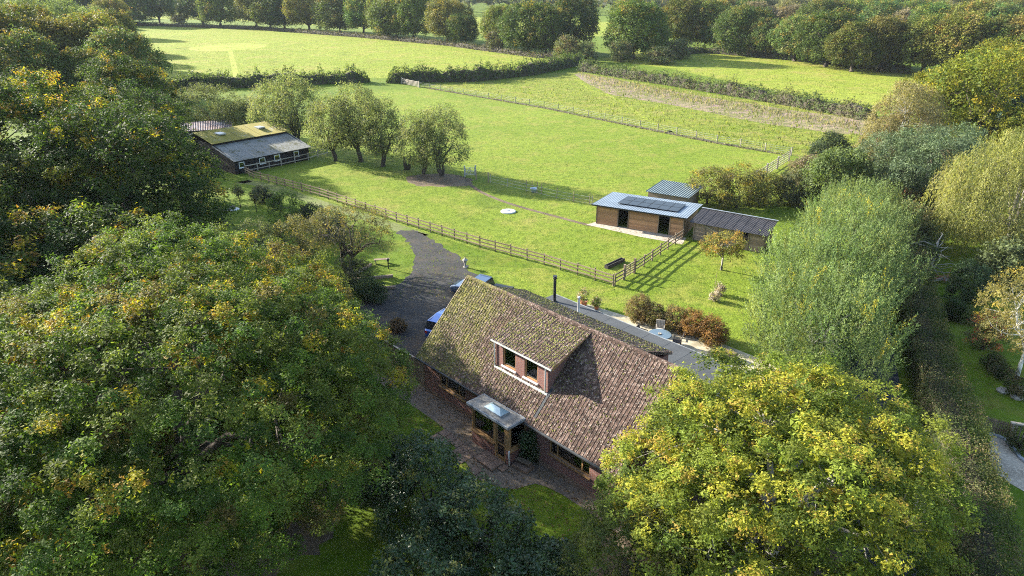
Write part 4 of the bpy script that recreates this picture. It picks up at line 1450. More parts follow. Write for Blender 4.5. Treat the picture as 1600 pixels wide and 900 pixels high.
# paddock furniture
o = empty('tank_cover', at(794, 331), 0, 'round pale cover lying flat on the paddock grass', 'cover')
MB().lathe([(0.85, 0.0), (0.85, 0.1), (0.78, 0.13), (0.3, 0.14), (0.0, 0.14)], 24).build('disc', M['curtain'], o)
MB().lathe([(0.16, 0.142), (0.16, 0.2), (0.0, 0.2)], 10).build('knob', M['grey_metal'], o)
o = empty('water_tub', at(834, 300), 0, 'pale blue plastic water tub by the thin stakes', 'tub')
MB().lathe([(0.28, 0.0), (0.42, 0.42), (0.46, 0.44), (0.46, 0.48), (0.38, 0.46), (0.26, 0.06), (0.0, 0.06)], 18).build('tub', M['plastic'], o, smooth=True)
MB().lathe([(0.34, 0.34), (0.0, 0.342)], 18).build('water', M['car_glass'], o)
o = empty('feed_trough', at(947, 420), math.atan2(at(973, 408).y - at(947, 420).y, at(973, 408).x - at(947, 420).x), 'long dark wooden feed trough lying inside the paddock corner', 'trough')
MB().box(0, 2.6, -0.2, -0.14, 0, 0.32).build('side', M['wicker'], o)
MB().box(0, 2.6, 0.14, 0.2, 0, 0.32).build('side', M['wicker'], o)
MB().box(0, 2.6, -0.14, 0.14, 0.02, 0.06).build('base', M['wicker'], o)
for x in (0, 2.54):
    MB().box(x, x + 0.06, -0.14, 0.14, 0.06, 0.3).build('end', M['wicker'], o)

# ------------------------------------------------------------------ patio
tb = at(1031, 522, 0.75)
o = empty('patio_table', (tb.x, tb.y, 0.014), 0.3, 'large round glass topped table on the patio', 'table')
MB().lathe([(0.0, 0.72), (0.8, 0.72), (0.82, 0.735), (0.8, 0.75), (0.0, 0.75)], 32).build('top', paint('blue_grey_glass', (0.09, 0.125, 0.135)), o)
MB().lathe([(0.81, 0.70), (0.84, 0.715), (0.81, 0.718)], 32).build('rim', M['black_metal'], o)
MB().lathe([(0.09, 0.752), (0.14, 0.80), (0.10, 0.81), (0.0, 0.78)], 12).build('bowl', M['fence_pale'], o)
for k in range(4):
    a = k * math.pi / 2
    MB().bar((0.6 * math.cos(a), 0.6 * math.sin(a), 0), (0.5 * math.cos(a), 0.5 * math.sin(a), 0.71), 0.05, 0.05).build('leg', M['black_metal'], o)


def patio_chair(x, y, rz, label, mat):
    c = empty('patio_chair', (x, y, 0.014), rz, label, 'chair')
    MB().box(-0.3, 0.3, -0.28, 0.28, 0.36, 0.44).build('seat', M[mat], c, bevel=0.02)
    b = MB()
    for i in range(6):
        b.bar((-0.27 + i * 0.108, 0.27, 0.44), (-0.27 + i * 0.108, 0.40, 0.98), 0.09, 0.03)
    b.bar((-0.31, 0.405, 0.98), (0.31, 0.405, 0.98), 0.05, 0.05)
    b.build('backrest', M[mat], c)
    for sx in (-0.28, 0.28):
        MB().bar((sx, -0.25, 0.66), (sx, 0.32, 0.68), 0.06, 0.04).build('armrest', M[mat], c)
        MB().bar((sx, -0.25, 0), (sx, -0.25, 0.64), 0.05, 0.05).build('leg', M[mat], c)
        MB().bar((sx, 0.27, 0), (sx, 0.27, 0.43), 0.05, 0.05).build('leg', M[mat], c)


for (dx, dy, lab, mt) in ((-0.95, 0.55, 'dark wicker chair at the table end near the flat roof', 'wicker'), (0.25, 1.15, 'pale slatted chair beside the patio bushes', 'fence_pale'), (1.0, -0.35, 'dark wicker chair facing the table from the planters', 'wicker')):
    patio_chair(tb.x + dx * 1.15, tb.y + dy * 1.15, math.atan2(dy, dx) - math.pi / 2, lab, mt)
for (x, y, lab) in ((1118, 556, 'dark slatted planter box on the patio edge beside the table'), (1140, 556, 'dark slatted planter box half under the willow leaves')):
    c = at(x, y, 0.2)
    b = empty('planter_box', (c.x, c.y, 0.014), HROT, lab, 'planter')
    for i in range(5):
        MB().box(-0.45, 0.45, -0.24, 0.24, i * 0.1, i * 0.1 + 0.092).build('slat', M['wicker'], b)
    MB().box(-0.4, 0.4, -0.2, 0.2, 0.495, 0.51).build('soil', M['earth'], b)
for (x, y, s, lab) in ((912, 478, 0.3, 'terracotta pot of bushy flowers beside the flat roof edge'), (932, 483, 0.2, 'small dark pot of plants on the patio corner')):
    c = at(x, y, 0)
    r = empty('plant_pot', (c.x, c.y, 0.014), 0, lab, 'pot')
    MB().lathe([(s * .7, 0), (s, s * 1.3), (s * 1.08, s * 1.32), (s * 1.08, s * 1.45), (s * .9, s * 1.42), (0, s * 1.35)], 14).build('pot', M['terracotta'], r)
    cm, _ = crown_mesh('pot_foliage', 31, (s * 1.8, s * 1.8, s * 1.7), s * 2.7, [(0.08, 0.13, 0.03), (0.14, 0.15, 0.04)], [2, 1], nclump=30, ros=6, per=6, rc=0.12, leaf=0.08, n_lobe=6, tips=[(0.5, 0.25, 0.25), (0.5, 0.45, 0.35)], tip_frac=0.3)
    link('foliage', cm, r)

# garden ornaments by the drive
c = at(727, 418)
o = empty('stone_lantern', c, 0, 'weathered stone lantern standing at the lawn edge beside the drive', 'ornament')
MB().lathe([(0.25, 0), (0.28, 0.08), (0.14, 0.16), (0.11, 0.6), (0.2, 0.66)], 10).build('pillar', M['stone'], o)
MB().lathe([(0.17, 0.662), (0.2, 0.72), (0.19, 0.92), (0.16, 0.94)], 8).build('lamp_box', M['stone'], o)
MB().lathe([(0.36, 0.942), (0.34, 0.98), (0.14, 1.14), (0.07, 1.18), (0.08, 1.26), (0.0, 1.3)], 10).build('cap', M['stone'], o)
o.scale = (0.75, 0.75, 0.75)
c = at(607, 420)
o = empty('post_light', c, 0, 'short dark post light on the lawn inside the drive bend', 'lamp')
MB().lathe([(0.05, 0), (0.05, 0.7)], 8).build('post', M['black_metal'], o)
MB().lathe([(0.09, 0.702), (0.11, 0.74), (0.11, 0.92), (0.13, 0.94), (0.02, 1.02)], 10).build('lamp_head', M['black_metal'], o)
c = at(597, 412)
o = empty('garden_bench', c, 0.2, 'small brown wooden bench on the lawn under the hawthorn', 'bench')
for i in range(3):
    MB().box(-0.7, 0.7, -0.2 + i * 0.14, -0.08 + i * 0.14, 0.42, 0.46).build('slat', M['fence'], o)
for x in (-0.55, 0.55):
    MB().box(x - 0.04, x + 0.04, -0.18, 0.2, 0, 0.418).build('leg', M['fence'], o)
for k, (x, y, rz, l) in enumerate(((583, 436, 0.25, 3.4), (566, 424, 1.2, 3.0), (590, 452, 0.1, 3.0))):
    c = at(x, y)
    o = empty('log_edging', c, rz, ['old sleeper edging the bed beside the drive', 'old sleeper running back beneath the hawthorn', 'mossy sleeper at the drive side of the bed'][k], 'sleeper')
    MB().box(-l / 2, l / 2, -0.12, 0.12, 0, 0.24).build('sleeper', M['fence'], o, bevel=0.03)

# dried hydrangea and a cane on the back lawn
c = at(1117, 447)
o = tag(MB().bar((0, 0, 0), (0.05, 0, 1.3), 0.025, 0.025).build('garden_cane', M['fence'], None, loc=c), 'thin cane stuck upright in the back lawn', 'cane')
c = at(1180, 487)

# ------------------------------------------------------------------ cars
def car(name, loc, rz, label, body, pickup=False):
    root = empty(name, loc, rz, label, 'car')
    Lh, Wh = (2.6, 0.92) if pickup else (2.05, 0.88)
    # lower body: lofted sections along the length
    secs = [(-Lh, .45, .92, .78), (-Lh + .12, .3, 1.02, .92), (-Lh + .9, .28, 1.05, 1.0), (-0.3, .28, 1.06, 1.0), (Lh - 1.5, .28, 1.04, 1.0), (Lh - .5, .28, .96, .97), (Lh - .12, .32, .84, .88), (Lh, .45, .7, .72)]
    vs, fs = [], []
    for x, z0, z1, w in secs:
        W = Wh * w
        ring = [(-W * .9, z0), (-W, z0 + .18), (-W, z0 + (z1 - z0) * .6), (-W * .93, z1 - .03), (-W * .8, z1), (W * .8, z1), (W * .93, z1 - .03), (W, z0 + (z1 - z0) * .6), (W, z0 + .18), (W * .9, z0)]
        vs += [(x, y, z) for y, z in ring]
    k = 10
    for i in range(len(secs) - 1):
        for j in range(k):
            a, b = i * k + j, i * k + (j + 1) % k
            fs.append((a, a + k, b + k, b))
    fs += [tuple(range(k)), tuple(range(len(secs) * k - 1, (len(secs) - 1) * k - 1, -1))]
    MB().add(vs, fs).build('body', M[body], root, smooth=False, bevel=0.02)
    # cabin: glass house with a painted roof
    if pickup:
        prof = [(-0.75, 1.05), (-0.6, 1.62), (0.55, 1.68), (1.25, 1.04)]
    else:
        prof = [(-Lh + .1, 1.0), (-Lh + .3, 1.52), (-0.6, 1.62), (0.35, 1.58), (1.05, 1.04)]
    n = len(prof)
    vs = [(x, s * Wh * (0.9 if z < 1.2 else 0.74), z) for s in (-1, 1) for x, z in prof]
    fs = [tuple(range(n - 1, -1, -1)), tuple(range(n, 2 * n))] + [(i, i + 1, n + i + 1, n + i) for i in range(n - 1)]
    cab = MB().add(vs, fs).build('cabin_glass', M['car_glass'], root)
    top = [p for p in prof if p[1] > 1.4]
    r = MB()
    vs = []
    for x, z in top:
        vs += [(x, -Wh * .76, z + .012), (x, Wh * .76, z + .012), (x, Wh * .72, z + .06), (x, -Wh * .72, z + .06)]
    fs = []
    for i in range(len(top) - 1):
        a = i * 4
        fs += [(a + j, a + (j + 1) % 4, a + 4 + (j + 1) % 4, a + 4 + j) for j in range(4)]
    fs += [(0, 3, 2, 1), tuple(len(vs) - 4 + j for j in range(4))]
    rf_ = r.add(vs, fs).build('car_roof', M[body], root, bevel=0.02)
    for s in (-1, 1):
        MB().bar((top[0][0] + .1, s * Wh * .6, top[0][1] + .1), (top[-1][0] - .1, s * Wh * .6, top[-1][1] + .1), 0.03, 0.03).build('roof_rail', M['grey_metal'], rf_)
        MB().bar((prof[-1][0], s * Wh * .9, 1.04), (top[-1][0], s * Wh * .75, top[-1][1]), 0.06, 0.05).build('pillar', M[body], root)
        MB().bar((-0.1, s * Wh * .915, 1.05), (-0.12, s * Wh * .755, 1.6), 0.07, 0.04).build('pillar', M[body], root)
        MB().box(0.75, 0.95, s * (Wh + .1) - .09, s * (Wh + .1) + .09, 1.05, 1.2).build('mirror', M[body], root, bevel=0.03)
        MB().box(Lh - .1, Lh - .02, s * Wh * .6 - .16, s * Wh * .6 + .16, .62, .76).build('headlight', M['white'], root)
        MB().box(-Lh - .01, -Lh + .08, s * Wh * .66 - .1, s * Wh * .66 + .1, .7, .9).build('tail_light', paint('red_lens', (0.4, 0.01, 0.01)), root)
        for x in (-Lh + .95, Lh - .95):
            wv = MB()
            prof_w = [(0.0, -.1), (.2, -.1), (.33, -.1), (.36, -.07), (.36, .07), (.33, .1), (.2, .1), (0, .1)]
            w = wv.lathe(prof_w, 18).build('wheel', M['tyre'], root, loc=(x, s * (Wh - .06), .36), rot=(math.pi / 2, 0, 0))
            MB().lathe([(.21, -.105), (.21, .105)], 14).build('rim', M['grey_metal'], w)
    MB().box(Lh - .02, Lh + .04, -.4, .4, .42, .52).build('number_plate', M['white'], root)
    if pickup:
        bd = MB()
        bd.box(-Lh + .1, -0.85, -Wh * .86, Wh * .86, 1.06, 1.13)
        bd.build('bed_cover', M['black_metal'], root, bevel=0.03)
    return root


c1, c2 = at(712, 441, 0.9), at(796, 455, 1.05)
md = (c1 + c2) / 2
car('pickup_truck', (md.x, md.y, 0.012), math.atan2(c1.y - c2.y, c1.x - c2.x), 'dark blue pickup truck with black load cover parked on the drive', 'car_dark', True)
c = at(701, 500, 1.0)
car('parked_car', (c.x, c.y, 0.012), math.radians(62), 'bright blue hatchback parked against the gable of the house', 'car_blue')
# ------------------------------------------------------------------ trees and planting
G_DK, G_MD, G_OL = (0.055, 0.098, 0.018), (0.082, 0.13, 0.02), (0.115, 0.145, 0.026)
G_BR = (0.12, 0.10, 0.03)
Y1, Y2, O1 = (0.34, 0.30, 0.02), (0.22, 0.22, 0.02), (0.30, 0.17, 0.03)


def oak(seed, R, zc, fork, r0, nclump, leaf=0.14, tips=(Y1, Y2, (0.28, 0.21, 0.025), O1), tip=0.06, pal=(G_DK, G_MD, G_OL, G_BR), w=(3, 4, 4, 0.8), bark='bark', ros=15, per=10, rc=0.82, lobes=22, twigs=50, vary=0.32, inner=0.9, space=0.92, low=-0.6):
    return make_kind('oak', seed, R, zc, fork, r0, bark, limbs=10, twigs=twigs, pal=pal, w=w, nclump=nclump, ros=ros, per=per, rc=rc, leaf=leaf, n_lobe=lobes, tips=tips, tip_frac=tip, vary=vary, inner=inner, lobe_r=(0.26, 0.42), dome=1.2, up=0.85, space=space, low=low, squash=0.62)


# the great oak in front of the house and the smaller one behind it
place('oak_tree', oak(11, (10.6, 10.6, 6.3), 6.5, 3.2, 0.45, 1500, tip=0.11, lobes=36, low=-0.9, leaf=0.105, ros=20, per=17, space=0.84, twigs=30, rc=0.78), -15.0, 26.0, 'huge rounded dark green oak with gold tipped shoots in front of the house')
place('oak_tree', oak(12, (4.9, 4.7, 4.2), 4.5, 2.6, 0.4, 320, tip=0.16, pal=(G_MD, G_OL, G_BR, (0.13, 0.15, 0.03)), leaf=0.125, ros=18, per=15), -15.4, 39.6, 'lighter yellowing oak between the huge oak and the hawthorn')
# oaks over the garden, far left
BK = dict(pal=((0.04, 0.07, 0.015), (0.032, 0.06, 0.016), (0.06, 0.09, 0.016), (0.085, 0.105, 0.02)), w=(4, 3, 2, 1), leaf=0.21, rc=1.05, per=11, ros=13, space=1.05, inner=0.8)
place('oak_tree', oak(15, (8.8, 8.4, 6.6), 7.0, 3.0, 0.5, 520, tip=0.10, **BK), -32.5, 56.0, 'dark oak leaning over the lawn near the black barn')
place('oak_tree', oak(16, (10.5, 9.5, 7.8), 8.2, 4.0, 0.6, 600, tip=0.16, **BK), -45.0, 61.5, 'tall dark oak with yellow crown rising behind the lawn oak')
place('oak_tree', oak(17, (9.5, 9.0, 6.4), 6.6, 3.5, 0.5, 480, tip=0.06, **BK), -41.0, 45.0, 'shaded deep green oak behind the huge oak')
place('oak_tree', oak(18, (6.5, 6.2, 4.4), 4.8, 3.0, 0.45, 320, tip=0.06, **BK), -28.5, 43.0, 'shaded olive oak between the garden lawn and the huge oak')
place('oak_tree', oak(22, (7.0, 7.0, 6.0), 6.4, 3.0, 0.5, 320, tip=0.08, **BK), -44.0, 79.0, 'shadowy oak between the tall dark oak and the black barn')
place('oak_tree', oak(23, (7.0, 7.0, 6.6), 7.0, 3.0, 0.5, 320, tip=0.12, **BK), -54.0, 102.0, 'oak rising behind the gable of the black barn')
place('oak_tree', oak(19, (9.0, 8.5, 6.5), 6.2, 3.0, 0.5, 420, tip=0.10, **BK), -34.5, 31.0, 'deep green oak beside the huge oak on the road side')
# golden oak over the lane, right
place('oak_tree', oak(21, (7.4, 6.6, 4.2), 4.6, 2.4, 0.36, 640, leaf=0.11, ros=20, per=17, low=-0.4, tips=((0.31, 0.31, 0.035), (0.28, 0.295, 0.035), (0.30, 0.305, 0.04), (0.34, 0.325, 0.04), (0.29, 0.305, 0.035), (0.36, 0.27, 0.05)), tip=0.34,
                      pal=((0.12, 0.165, 0.024), (0.165, 0.21, 0.03), (0.205, 0.24, 0.038), (0.08, 0.12, 0.02)), w=(4, 4, 2, 3), bark='bark_pale', twigs=80, inner=0.9, lobes=26, space=0.86),
      11.0, 23.0, 'golden yellow green oak with pale limbs overhanging the house end and lane')
place('young_tree', make_kind('young_tree', 22, (2.6, 2.6, 2.3), 2.6, 1.0, 0.12, pal=((0.09, 0.115, 0.03), (0.12, 0.13, 0.035), (0.07, 0.10, 0.03)), w=(3, 2, 2), nclump=150, ros=9, per=10, rc=0.5, leaf=0.11, n_lobe=9, tips=(Y2,), tip_frac=0.1, twigs=30),
      4.9, 20.7, 'small soft green tree below the golden oak')

# sallows between lawn and lane
sal = dict(pal=((0.125, 0.17, 0.065), (0.165, 0.21, 0.085), (0.09, 0.135, 0.05), (0.19, 0.215, 0.07)), w=(4, 3, 3, 1), leaf=0.2, width=0.3, mode='shoot', hang=2.0, tips=((0.33, 0.28, 0.04),), tip_frac=0.03, low=-0.8, lobe_r=(0.2, 0.36), up=0.3, vary=0.4, space=0.78)
S1 = make_kind('sallow', 31, (4.6, 4.4, 3.4), 3.6, 0.9, 0.3, 'bark_pale', limbs=10, twigs=50, stems=3, nclump=300, ros=6, per=22, rc=0.6, n_lobe=18, **sal)
S2 = make_kind('sallow', 32, (4.2, 4.6, 3.2), 3.4, 0.9, 0.3, 'bark_pale', limbs=10, twigs=50, stems=3, nclump=280, ros=6, per=22, rc=0.6, n_lobe=18, **sal)
for i, (x, y, s, rz, ms, lab) in enumerate(((18.6, 39.0, 1.0, 0.0, S1, 'feathery grey green sallow next to the golden oak'), (21.6, 46.5, 1.08, 2.0, S2, 'broad feathery sallow at the lawn side opposite the patio'),
                                            (27.0, 54.5, 1.0, 4.1, S1, 'feathery sallow with yellowing shoots beside the small lawn tree'), (32.0, 63.0, 1.0, 1.1, S2, 'grey green sallow beside the low black roofed shed'),
                                            (20.3, 42.8, 0.95, 3.3, S2, 'sallow filling the gap behind the golden oak'), (25.3, 50.3, 1.05, 0.7, S2, 'dense sallow in the thick of the row'), (29.2, 58.5, 0.95, 2.6, S1, 'pale sallow facing the end of the black shed'))):
    place('sallow_tree', ms, x + 0.6, y, lab, group=None, rz=rz, s=s * 0.95, sz=s * 0.8)
place('field_maple', make_kind('maple', 33, (3.6, 3.6, 3.0), 3.4, 1.2, 0.25, pal=((0.10, 0.14, 0.05), (0.13, 0.17, 0.07), (0.08, 0.12, 0.03)), w=(3, 3, 2), nclump=200, ros=9, per=9, rc=0.7, leaf=0.24, n_lobe=10),
      35.5, 75.5, 'rounded grey green maple behind the sallows')

# evergreen shrubs in the foreground
EV = ((0.028, 0.052, 0.017), (0.036, 0.066, 0.019), (0.05, 0.08, 0.022))
for i, (x, y, R, lab) in enumerate(((-3.9, 25.6, (2.2, 2.2, 2.6), 'dark glossy holly at the edge of the front path'), (-1.5, 23.2, (2.4, 2.2, 2.3), 'glossy laurel with a few yellow sprays in the front bed'),
                                    (1.2, 21.0, (1.9, 1.8, 1.7), 'low grey green laurel beside the small front lawn'), (-3.6, 20.6, (2.2, 2.0, 2.0), 'deep green laurel under the dense oak'),
                                    (-6.3, 27.6, (1.7, 1.7, 1.9), 'dark holly tucked under the broad oak'))):
    shrub('evergreen_shrub', x, y, R, lab, EV, (3, 3, 2), 40 + i, leaf=0.12, nclump=130, ros=9, per=9, rc=0.42, mat='leaf_gloss', tips=((0.12, 0.14, 0.03), (0.25, 0.22, 0.04)), tip_frac=0.05)
c = hw(9.85, 0.05)
shrub('climbing_plant', c.x, c.y, (0.38, 0.34, 1.1), 'dark climbing plant in the corner between porch and wall', EV, (3, 2, 1), 47, leaf=0.1, nclump=40, ros=7, per=7, rc=0.2, mat='leaf_gloss', cat='plant')

# patio bushes
BB = ((0.17, 0.13, 0.065), (0.13, 0.12, 0.05), (0.20, 0.14, 0.07))
BO = ((0.24, 0.135, 0.05), (0.20, 0.12, 0.05), (0.16, 0.125, 0.045))
for i, (x, y, r, h, pal, lab) in enumerate(((998, 500, 0.95, 1.0, BB, 'round brown green bush nearest the flower pot on the patio'), (1027, 508, 0.8, 0.8, BB, 'brown green bush behind the pale patio chair'), (1052, 514, 0.95, 0.95, BB, 'dull brown bush beside the russet one'),
                                            (1080, 524, 0.9, 0.95, BO, 'russet bush between the brown bushes and the orange one'), (1112, 534, 1.0, 0.9, BO, 'orange leaved round bush at the willow end of the patio'))):
    c = at(x, y)
    shrub('patio_bush', c.x, c.y, (r, r, h), lab, pal, (2, 2, 1), 50 + i, leaf=0.09, nclump=95, ros=9, per=9, rc=0.3, low=-0.9, cat='bush', tips=((0.30, 0.2, 0.08),), tip_frac=0.05)
for i, (x, y, dx) in enumerate(((1117, 470, 0), (1124, 461, 0))):
    c = at(x, y)
    shrub('hydrangea', c.x, c.y, (0.38, 0.38, 0.5), ['pale dried hydrangea clump on the back lawn', 'taller pale dried hydrangea beside the other clump'][i], ((0.42, 0.36, 0.30), (0.36, 0.28, 0.24), (0.14, 0.13, 0.06)), (3, 2, 1), 58 + i, leaf=0.09, nclump=26, ros=6, per=6, rc=0.13, cat='plant')

# small lawn tree in autumn colour
lt = at(1127, 422)
place('crab_apple', make_kind('crab_apple', 61, (2.0, 1.9, 1.0), 2.15, 1.2, 0.11, 'bark_pale', limbs=8, twigs=40, pal=((0.13, 0.14, 0.035), (0.18, 0.165, 0.045), (0.22, 0.155, 0.05)), w=(3, 3, 1), nclump=80, ros=8, per=6, rc=0.34, leaf=0.13, n_lobe=8, tips=((0.32, 0.20, 0.05),), tip_frac=0.15, low=-0.5),
      lt.x, lt.y, 'small spreading crab apple tree turning orange on the lawn')

# hazels behind the stables
for i, (x, y, s, lab) in enumerate(((1105, 318, 1.0, 'tangled hazel bush behind the black shed roof'), (1150, 325, 1.15, 'yellowing hazel between the shed and the hurdles'), (1185, 318, 0.9, 'thin brown green hazel by the first hurdle'))):
    c = at(x, y)
    shrub('hazel_bush', c.x, c.y, (2.9 * s, 2.4 * s, 2.2 * s), lab, ((0.13, 0.145, 0.04), (0.17, 0.17, 0.05), (0.12, 0.11, 0.055)), (3, 2, 2), 64 + i, leaf=0.17, nclump=130, ros=8, per=6, rc=0.5, cat='bush', tips=((0.36, 0.27, 0.04),), tip_frac=0.14)

# paddock willows in a row
OLV = ((0.13, 0.16, 0.06), (0.165, 0.19, 0.08), (0.105, 0.135, 0.05), (0.18, 0.185, 0.09))
olv = dict(pal=OLV, w=(3, 3, 2, 2), leaf=0.2, width=0.38, ros=9, per=8, rc=0.7, low=-0.62)
W1 = make_kind('willow', 71, (2.9, 2.9, 3.3), 4.1, 1.3, 0.3, limbs=8, twigs=45, stems=2, spread=0.35, nclump=170, n_lobe=11, **olv)
W2 = make_kind('willow', 72, (3.0, 3.0, 3.0), 3.8, 1.2, 0.3, limbs=9, twigs=60, stems=3, spread=0.4, nclump=150, n_lobe=11, inner=0.1, **olv)
W3 = make_kind('willow', 73, (2.6, 2.6, 2.6), 3.4, 1.0, 0.25, limbs=8, twigs=40, stems=2, nclump=150, n_lobe=10, **olv)
for (x, y, s, rz, ms, lab) in ((432, 226, 1.15, 0, W2, 'olive green willow growing over the barn roof corner'), (470, 232, 1.25, 1.2, W1, 'olive willow between the barn and the bushy grey tree'), (527, 251, 1.25, 2.2, W3, 'dense dark willow at the barn fence end'),
                               (566, 252, 1.2, 0.4, W1, 'tall leaning olive willow in the paddock row'), (597, 260, 1.05, 3.2, W1, 'tall twin stemmed willow with a high side branch'), (660, 272, 1.0, 0.8, W2, 'wispy pale willow next to the metal gate pair'), (692, 275, 1.1, 2.7, W2, 'broad many stemmed willow beside the metal gate')):
    c = at(x, y)
    place('willow_tree', ms, c.x, c.y, lab, rz=rz, s=s * 1.04, sz=s * 1.14)
c = at(636, 265)
o = empty('tree_stump', c, 0, 'dark forked stump in the paddock tree row', 'stump')
MB().tube([(0, 0, -0.1), (-0.25, 0, 0.8), (-0.3, 0.05, 1.9)], [0.35, 0.26, 0.1], 8).build('stem', M['twig'], o, smooth=True)
MB().tube([(0.1, 0, -0.1), (0.4, 0, 0.7), (0.5, 0.05, 1.6)], [0.3, 0.22, 0.1], 8).build('stem', M['twig'], o, smooth=True)
for (x, y, R, lab) in ((330, 205, (5.5, 5, 4.2), 'big grey green sallow bush behind the barn roof'), (385, 212, (3.6, 3.5, 3.2), 'grey green bush between the barn ridge and the hedge')):
    c = at(x, y)
    shrub('sallow_bush', c.x, c.y, R, lab, ((0.10, 0.12, 0.05), (0.13, 0.145, 0.065), (0.08, 0.095, 0.04)), (3, 2, 2), 80 + int(x), leaf=0.26, nclump=190, ros=8, per=8, rc=0.8, cat='bush', width=0.4)

# garden trees between drive and barn
c = at(545, 425)
place('hawthorn', make_kind('hawthorn', 91, (4.0, 3.4, 2.1), 3.6, 1.4, 0.3, limbs=12, twigs=120, stems=2, spread=0.3, pal=((0.10, 0.095, 0.04), (0.13, 0.12, 0.05), (0.08, 0.085, 0.035)), w=(3, 2, 2), nclump=260, ros=9, per=7, rc=0.55, leaf=0.1, n_lobe=12, tips=((0.26, 0.2, 0.05),), tip_frac=0.08, inner=0.15, low=-0.3),
      c.x, c.y, 'wide wispy hawthorn overhanging the drive bend')
for i, (x, y, R, pal, lab, cat) in enumerate(((452, 352, (1.9, 1.8, 1.9), ((0.07, 0.12, 0.03), (0.10, 0.15, 0.04)), 'fresh green shrub on the garden lawn near the rail fence', 'shrub'), (487, 352, (1.3, 1.2, 1.2), ((0.03, 0.05, 0.03), (0.045, 0.065, 0.035)), 'dark domed shrub next to the fresh green one', 'shrub'),
                                              (411, 316, (0.9, 0.9, 1.0), ((0.035, 0.05, 0.035),), 'dark grey conical shrub on the garden lawn', 'shrub'), (430, 322, (0.7, 0.7, 0.75), ((0.03, 0.048, 0.03),), 'small dark ball shaped shrub on the garden lawn', 'shrub'),
                                              (523, 372, (1.6, 1.5, 1.4), ((0.05, 0.065, 0.045), (0.09, 0.10, 0.07)), 'grey leaved shrub in front of the hawthorn', 'shrub'), (470, 398, (2.2, 2.0, 1.9), ((0.10, 0.11, 0.06), (0.17, 0.15, 0.05)), 'pale yellowing shrub at the corner of the garden lawn', 'shrub'),
                                              (405, 400, (2.4, 2.2, 1.8), ((0.09, 0.11, 0.055), (0.12, 0.14, 0.07)), 'silvery green shrub behind the broad oak', 'shrub'), (580, 470, (1.2, 1.1, 1.0), ((0.035, 0.06, 0.03), (0.06, 0.085, 0.03)), 'low dark shrub in the sleeper edged bed', 'shrub'),
                                              (555, 452, (1.6, 1.4, 1.4), ((0.04, 0.055, 0.03), (0.06, 0.07, 0.03)), 'shaded shrub under the hawthorn', 'shrub'), (622, 516, (0.55, 0.5, 0.4), ((0.11, 0.08, 0.05),), 'brown twiggy shrub in a pot on the drive', 'shrub'))):
    c = at(x, y)
    shrub('garden_shrub', c.x, c.y, R, lab, pal, [1] * len(pal), 100 + i, leaf=0.12, nclump=int(50 + 25 * R[0]), ros=7, per=8, rc=0.16 + 0.13 * R[0], cat=cat)
for i, (x, y) in enumerate(((376, 324), (401, 332))):
    c = at(x, y)
    place('young_tree', make_kind('sapling', 120 + i, (0.55, 0.55, 0.7), 1.7, 1.0, 0.05, pal=((0.10, 0.12, 0.06), (0.16, 0.15, 0.08)), w=(1, 1), nclump=24, ros=6, per=6, rc=0.2, leaf=0.12, n_lobe=5), c.x, c.y,
          ['thin sapling with a pale mulch ring on the garden lawn', 'small round headed sapling on the garden lawn'][i])
c = at(364, 327)
o = empty('mulch_mat', c, 0, 'white mulch mat with a dark pot on the garden lawn', 'mat')
MB().lathe([(0.7, 0.006), (0.66, 0.03), (0.0, 0.035)], 14).build('sheet', M['white'], o)
MB().lathe([(0.2, 0.036), (0.26, 0.36), (0.0, 0.36)], 12).build('pot', M['tyre'], o)

# right hand gardens
hb = [(p.x, p.y) for p in hedge_line]
hedge('clipped_hedge', hb, 2.3, 2.45, 'long clipped hedge with browned flat top beside the lane', ((0.045, 0.065, 0.022), (0.06, 0.085, 0.026), (0.075, 0.075, 0.035)), (3, 3, 1), 0.10, 230, seed=5, rough=0.07, flat=True, tops=((0.15, 0.12, 0.065), (0.12, 0.13, 0.05), (0.17, 0.15, 0.065), (0.09, 0.115, 0.04)))
lb = [(p[0] - 0.0, p[1]) for p in lane_line[1:]]
vb = []
for i, p in enumerate(lane_line[1:]):
    a, b = Vector(lane_line[1:][max(i - 1, 0)]), Vector(lane_line[1:][min(i + 1, len(lane_line) - 2)])
    d = (b - a).normalized()
    vb.append((p[0] - d.y * 2.2, p[1] + d.x * 2.2))
hedge('verge_hedge', vb[2:], 1.5, 1.5, 'shaded unclipped hedge on the house side of the lane', ((0.035, 0.055, 0.02), (0.05, 0.075, 0.024)), (1, 1), 0.13, 50, seed=6, rough=0.25)

c = at(1545, 430)
place('weeping_willow', make_kind('weeping', 131, (6.8, 6.2, 4.6), 6.8, 2.6, 0.5, 'bark_pale', limbs=12, twigs=60, pal=((0.17, 0.18, 0.06), (0.21, 0.21, 0.07), (0.13, 0.15, 0.05), (0.24, 0.225, 0.08)), w=(3, 3, 2, 1), nclump=260, ros=11, per=17, rc=0.95, leaf=0.26, width=0.26, n_lobe=14, mode='weep', hang=3.8, low=-0.75),
      c.x + 4.2, c.y + 4.5, 'golden weeping willow with hanging strands in the neighbouring garden')
c = at(1505, 478)
shrub('topiary_bush', c.x, c.y, (1.55, 1.4, 2.0), 'dark clipped egg shaped yew on the neighbouring lawn', EV, (3, 3, 1), 133, leaf=0.1, nclump=150, ros=9, per=9, rc=0.3, cat='bush', mat='needle')
c = at(1487, 500)
shrub('garden_shrub', c.x, c.y, (0.9, 0.9, 0.8), 'low dark shrub in front of the clipped yew', EV, (3, 2, 1), 134, leaf=0.1, nclump=60, ros=7, per=8, rc=0.22)
c = at(1507, 505)
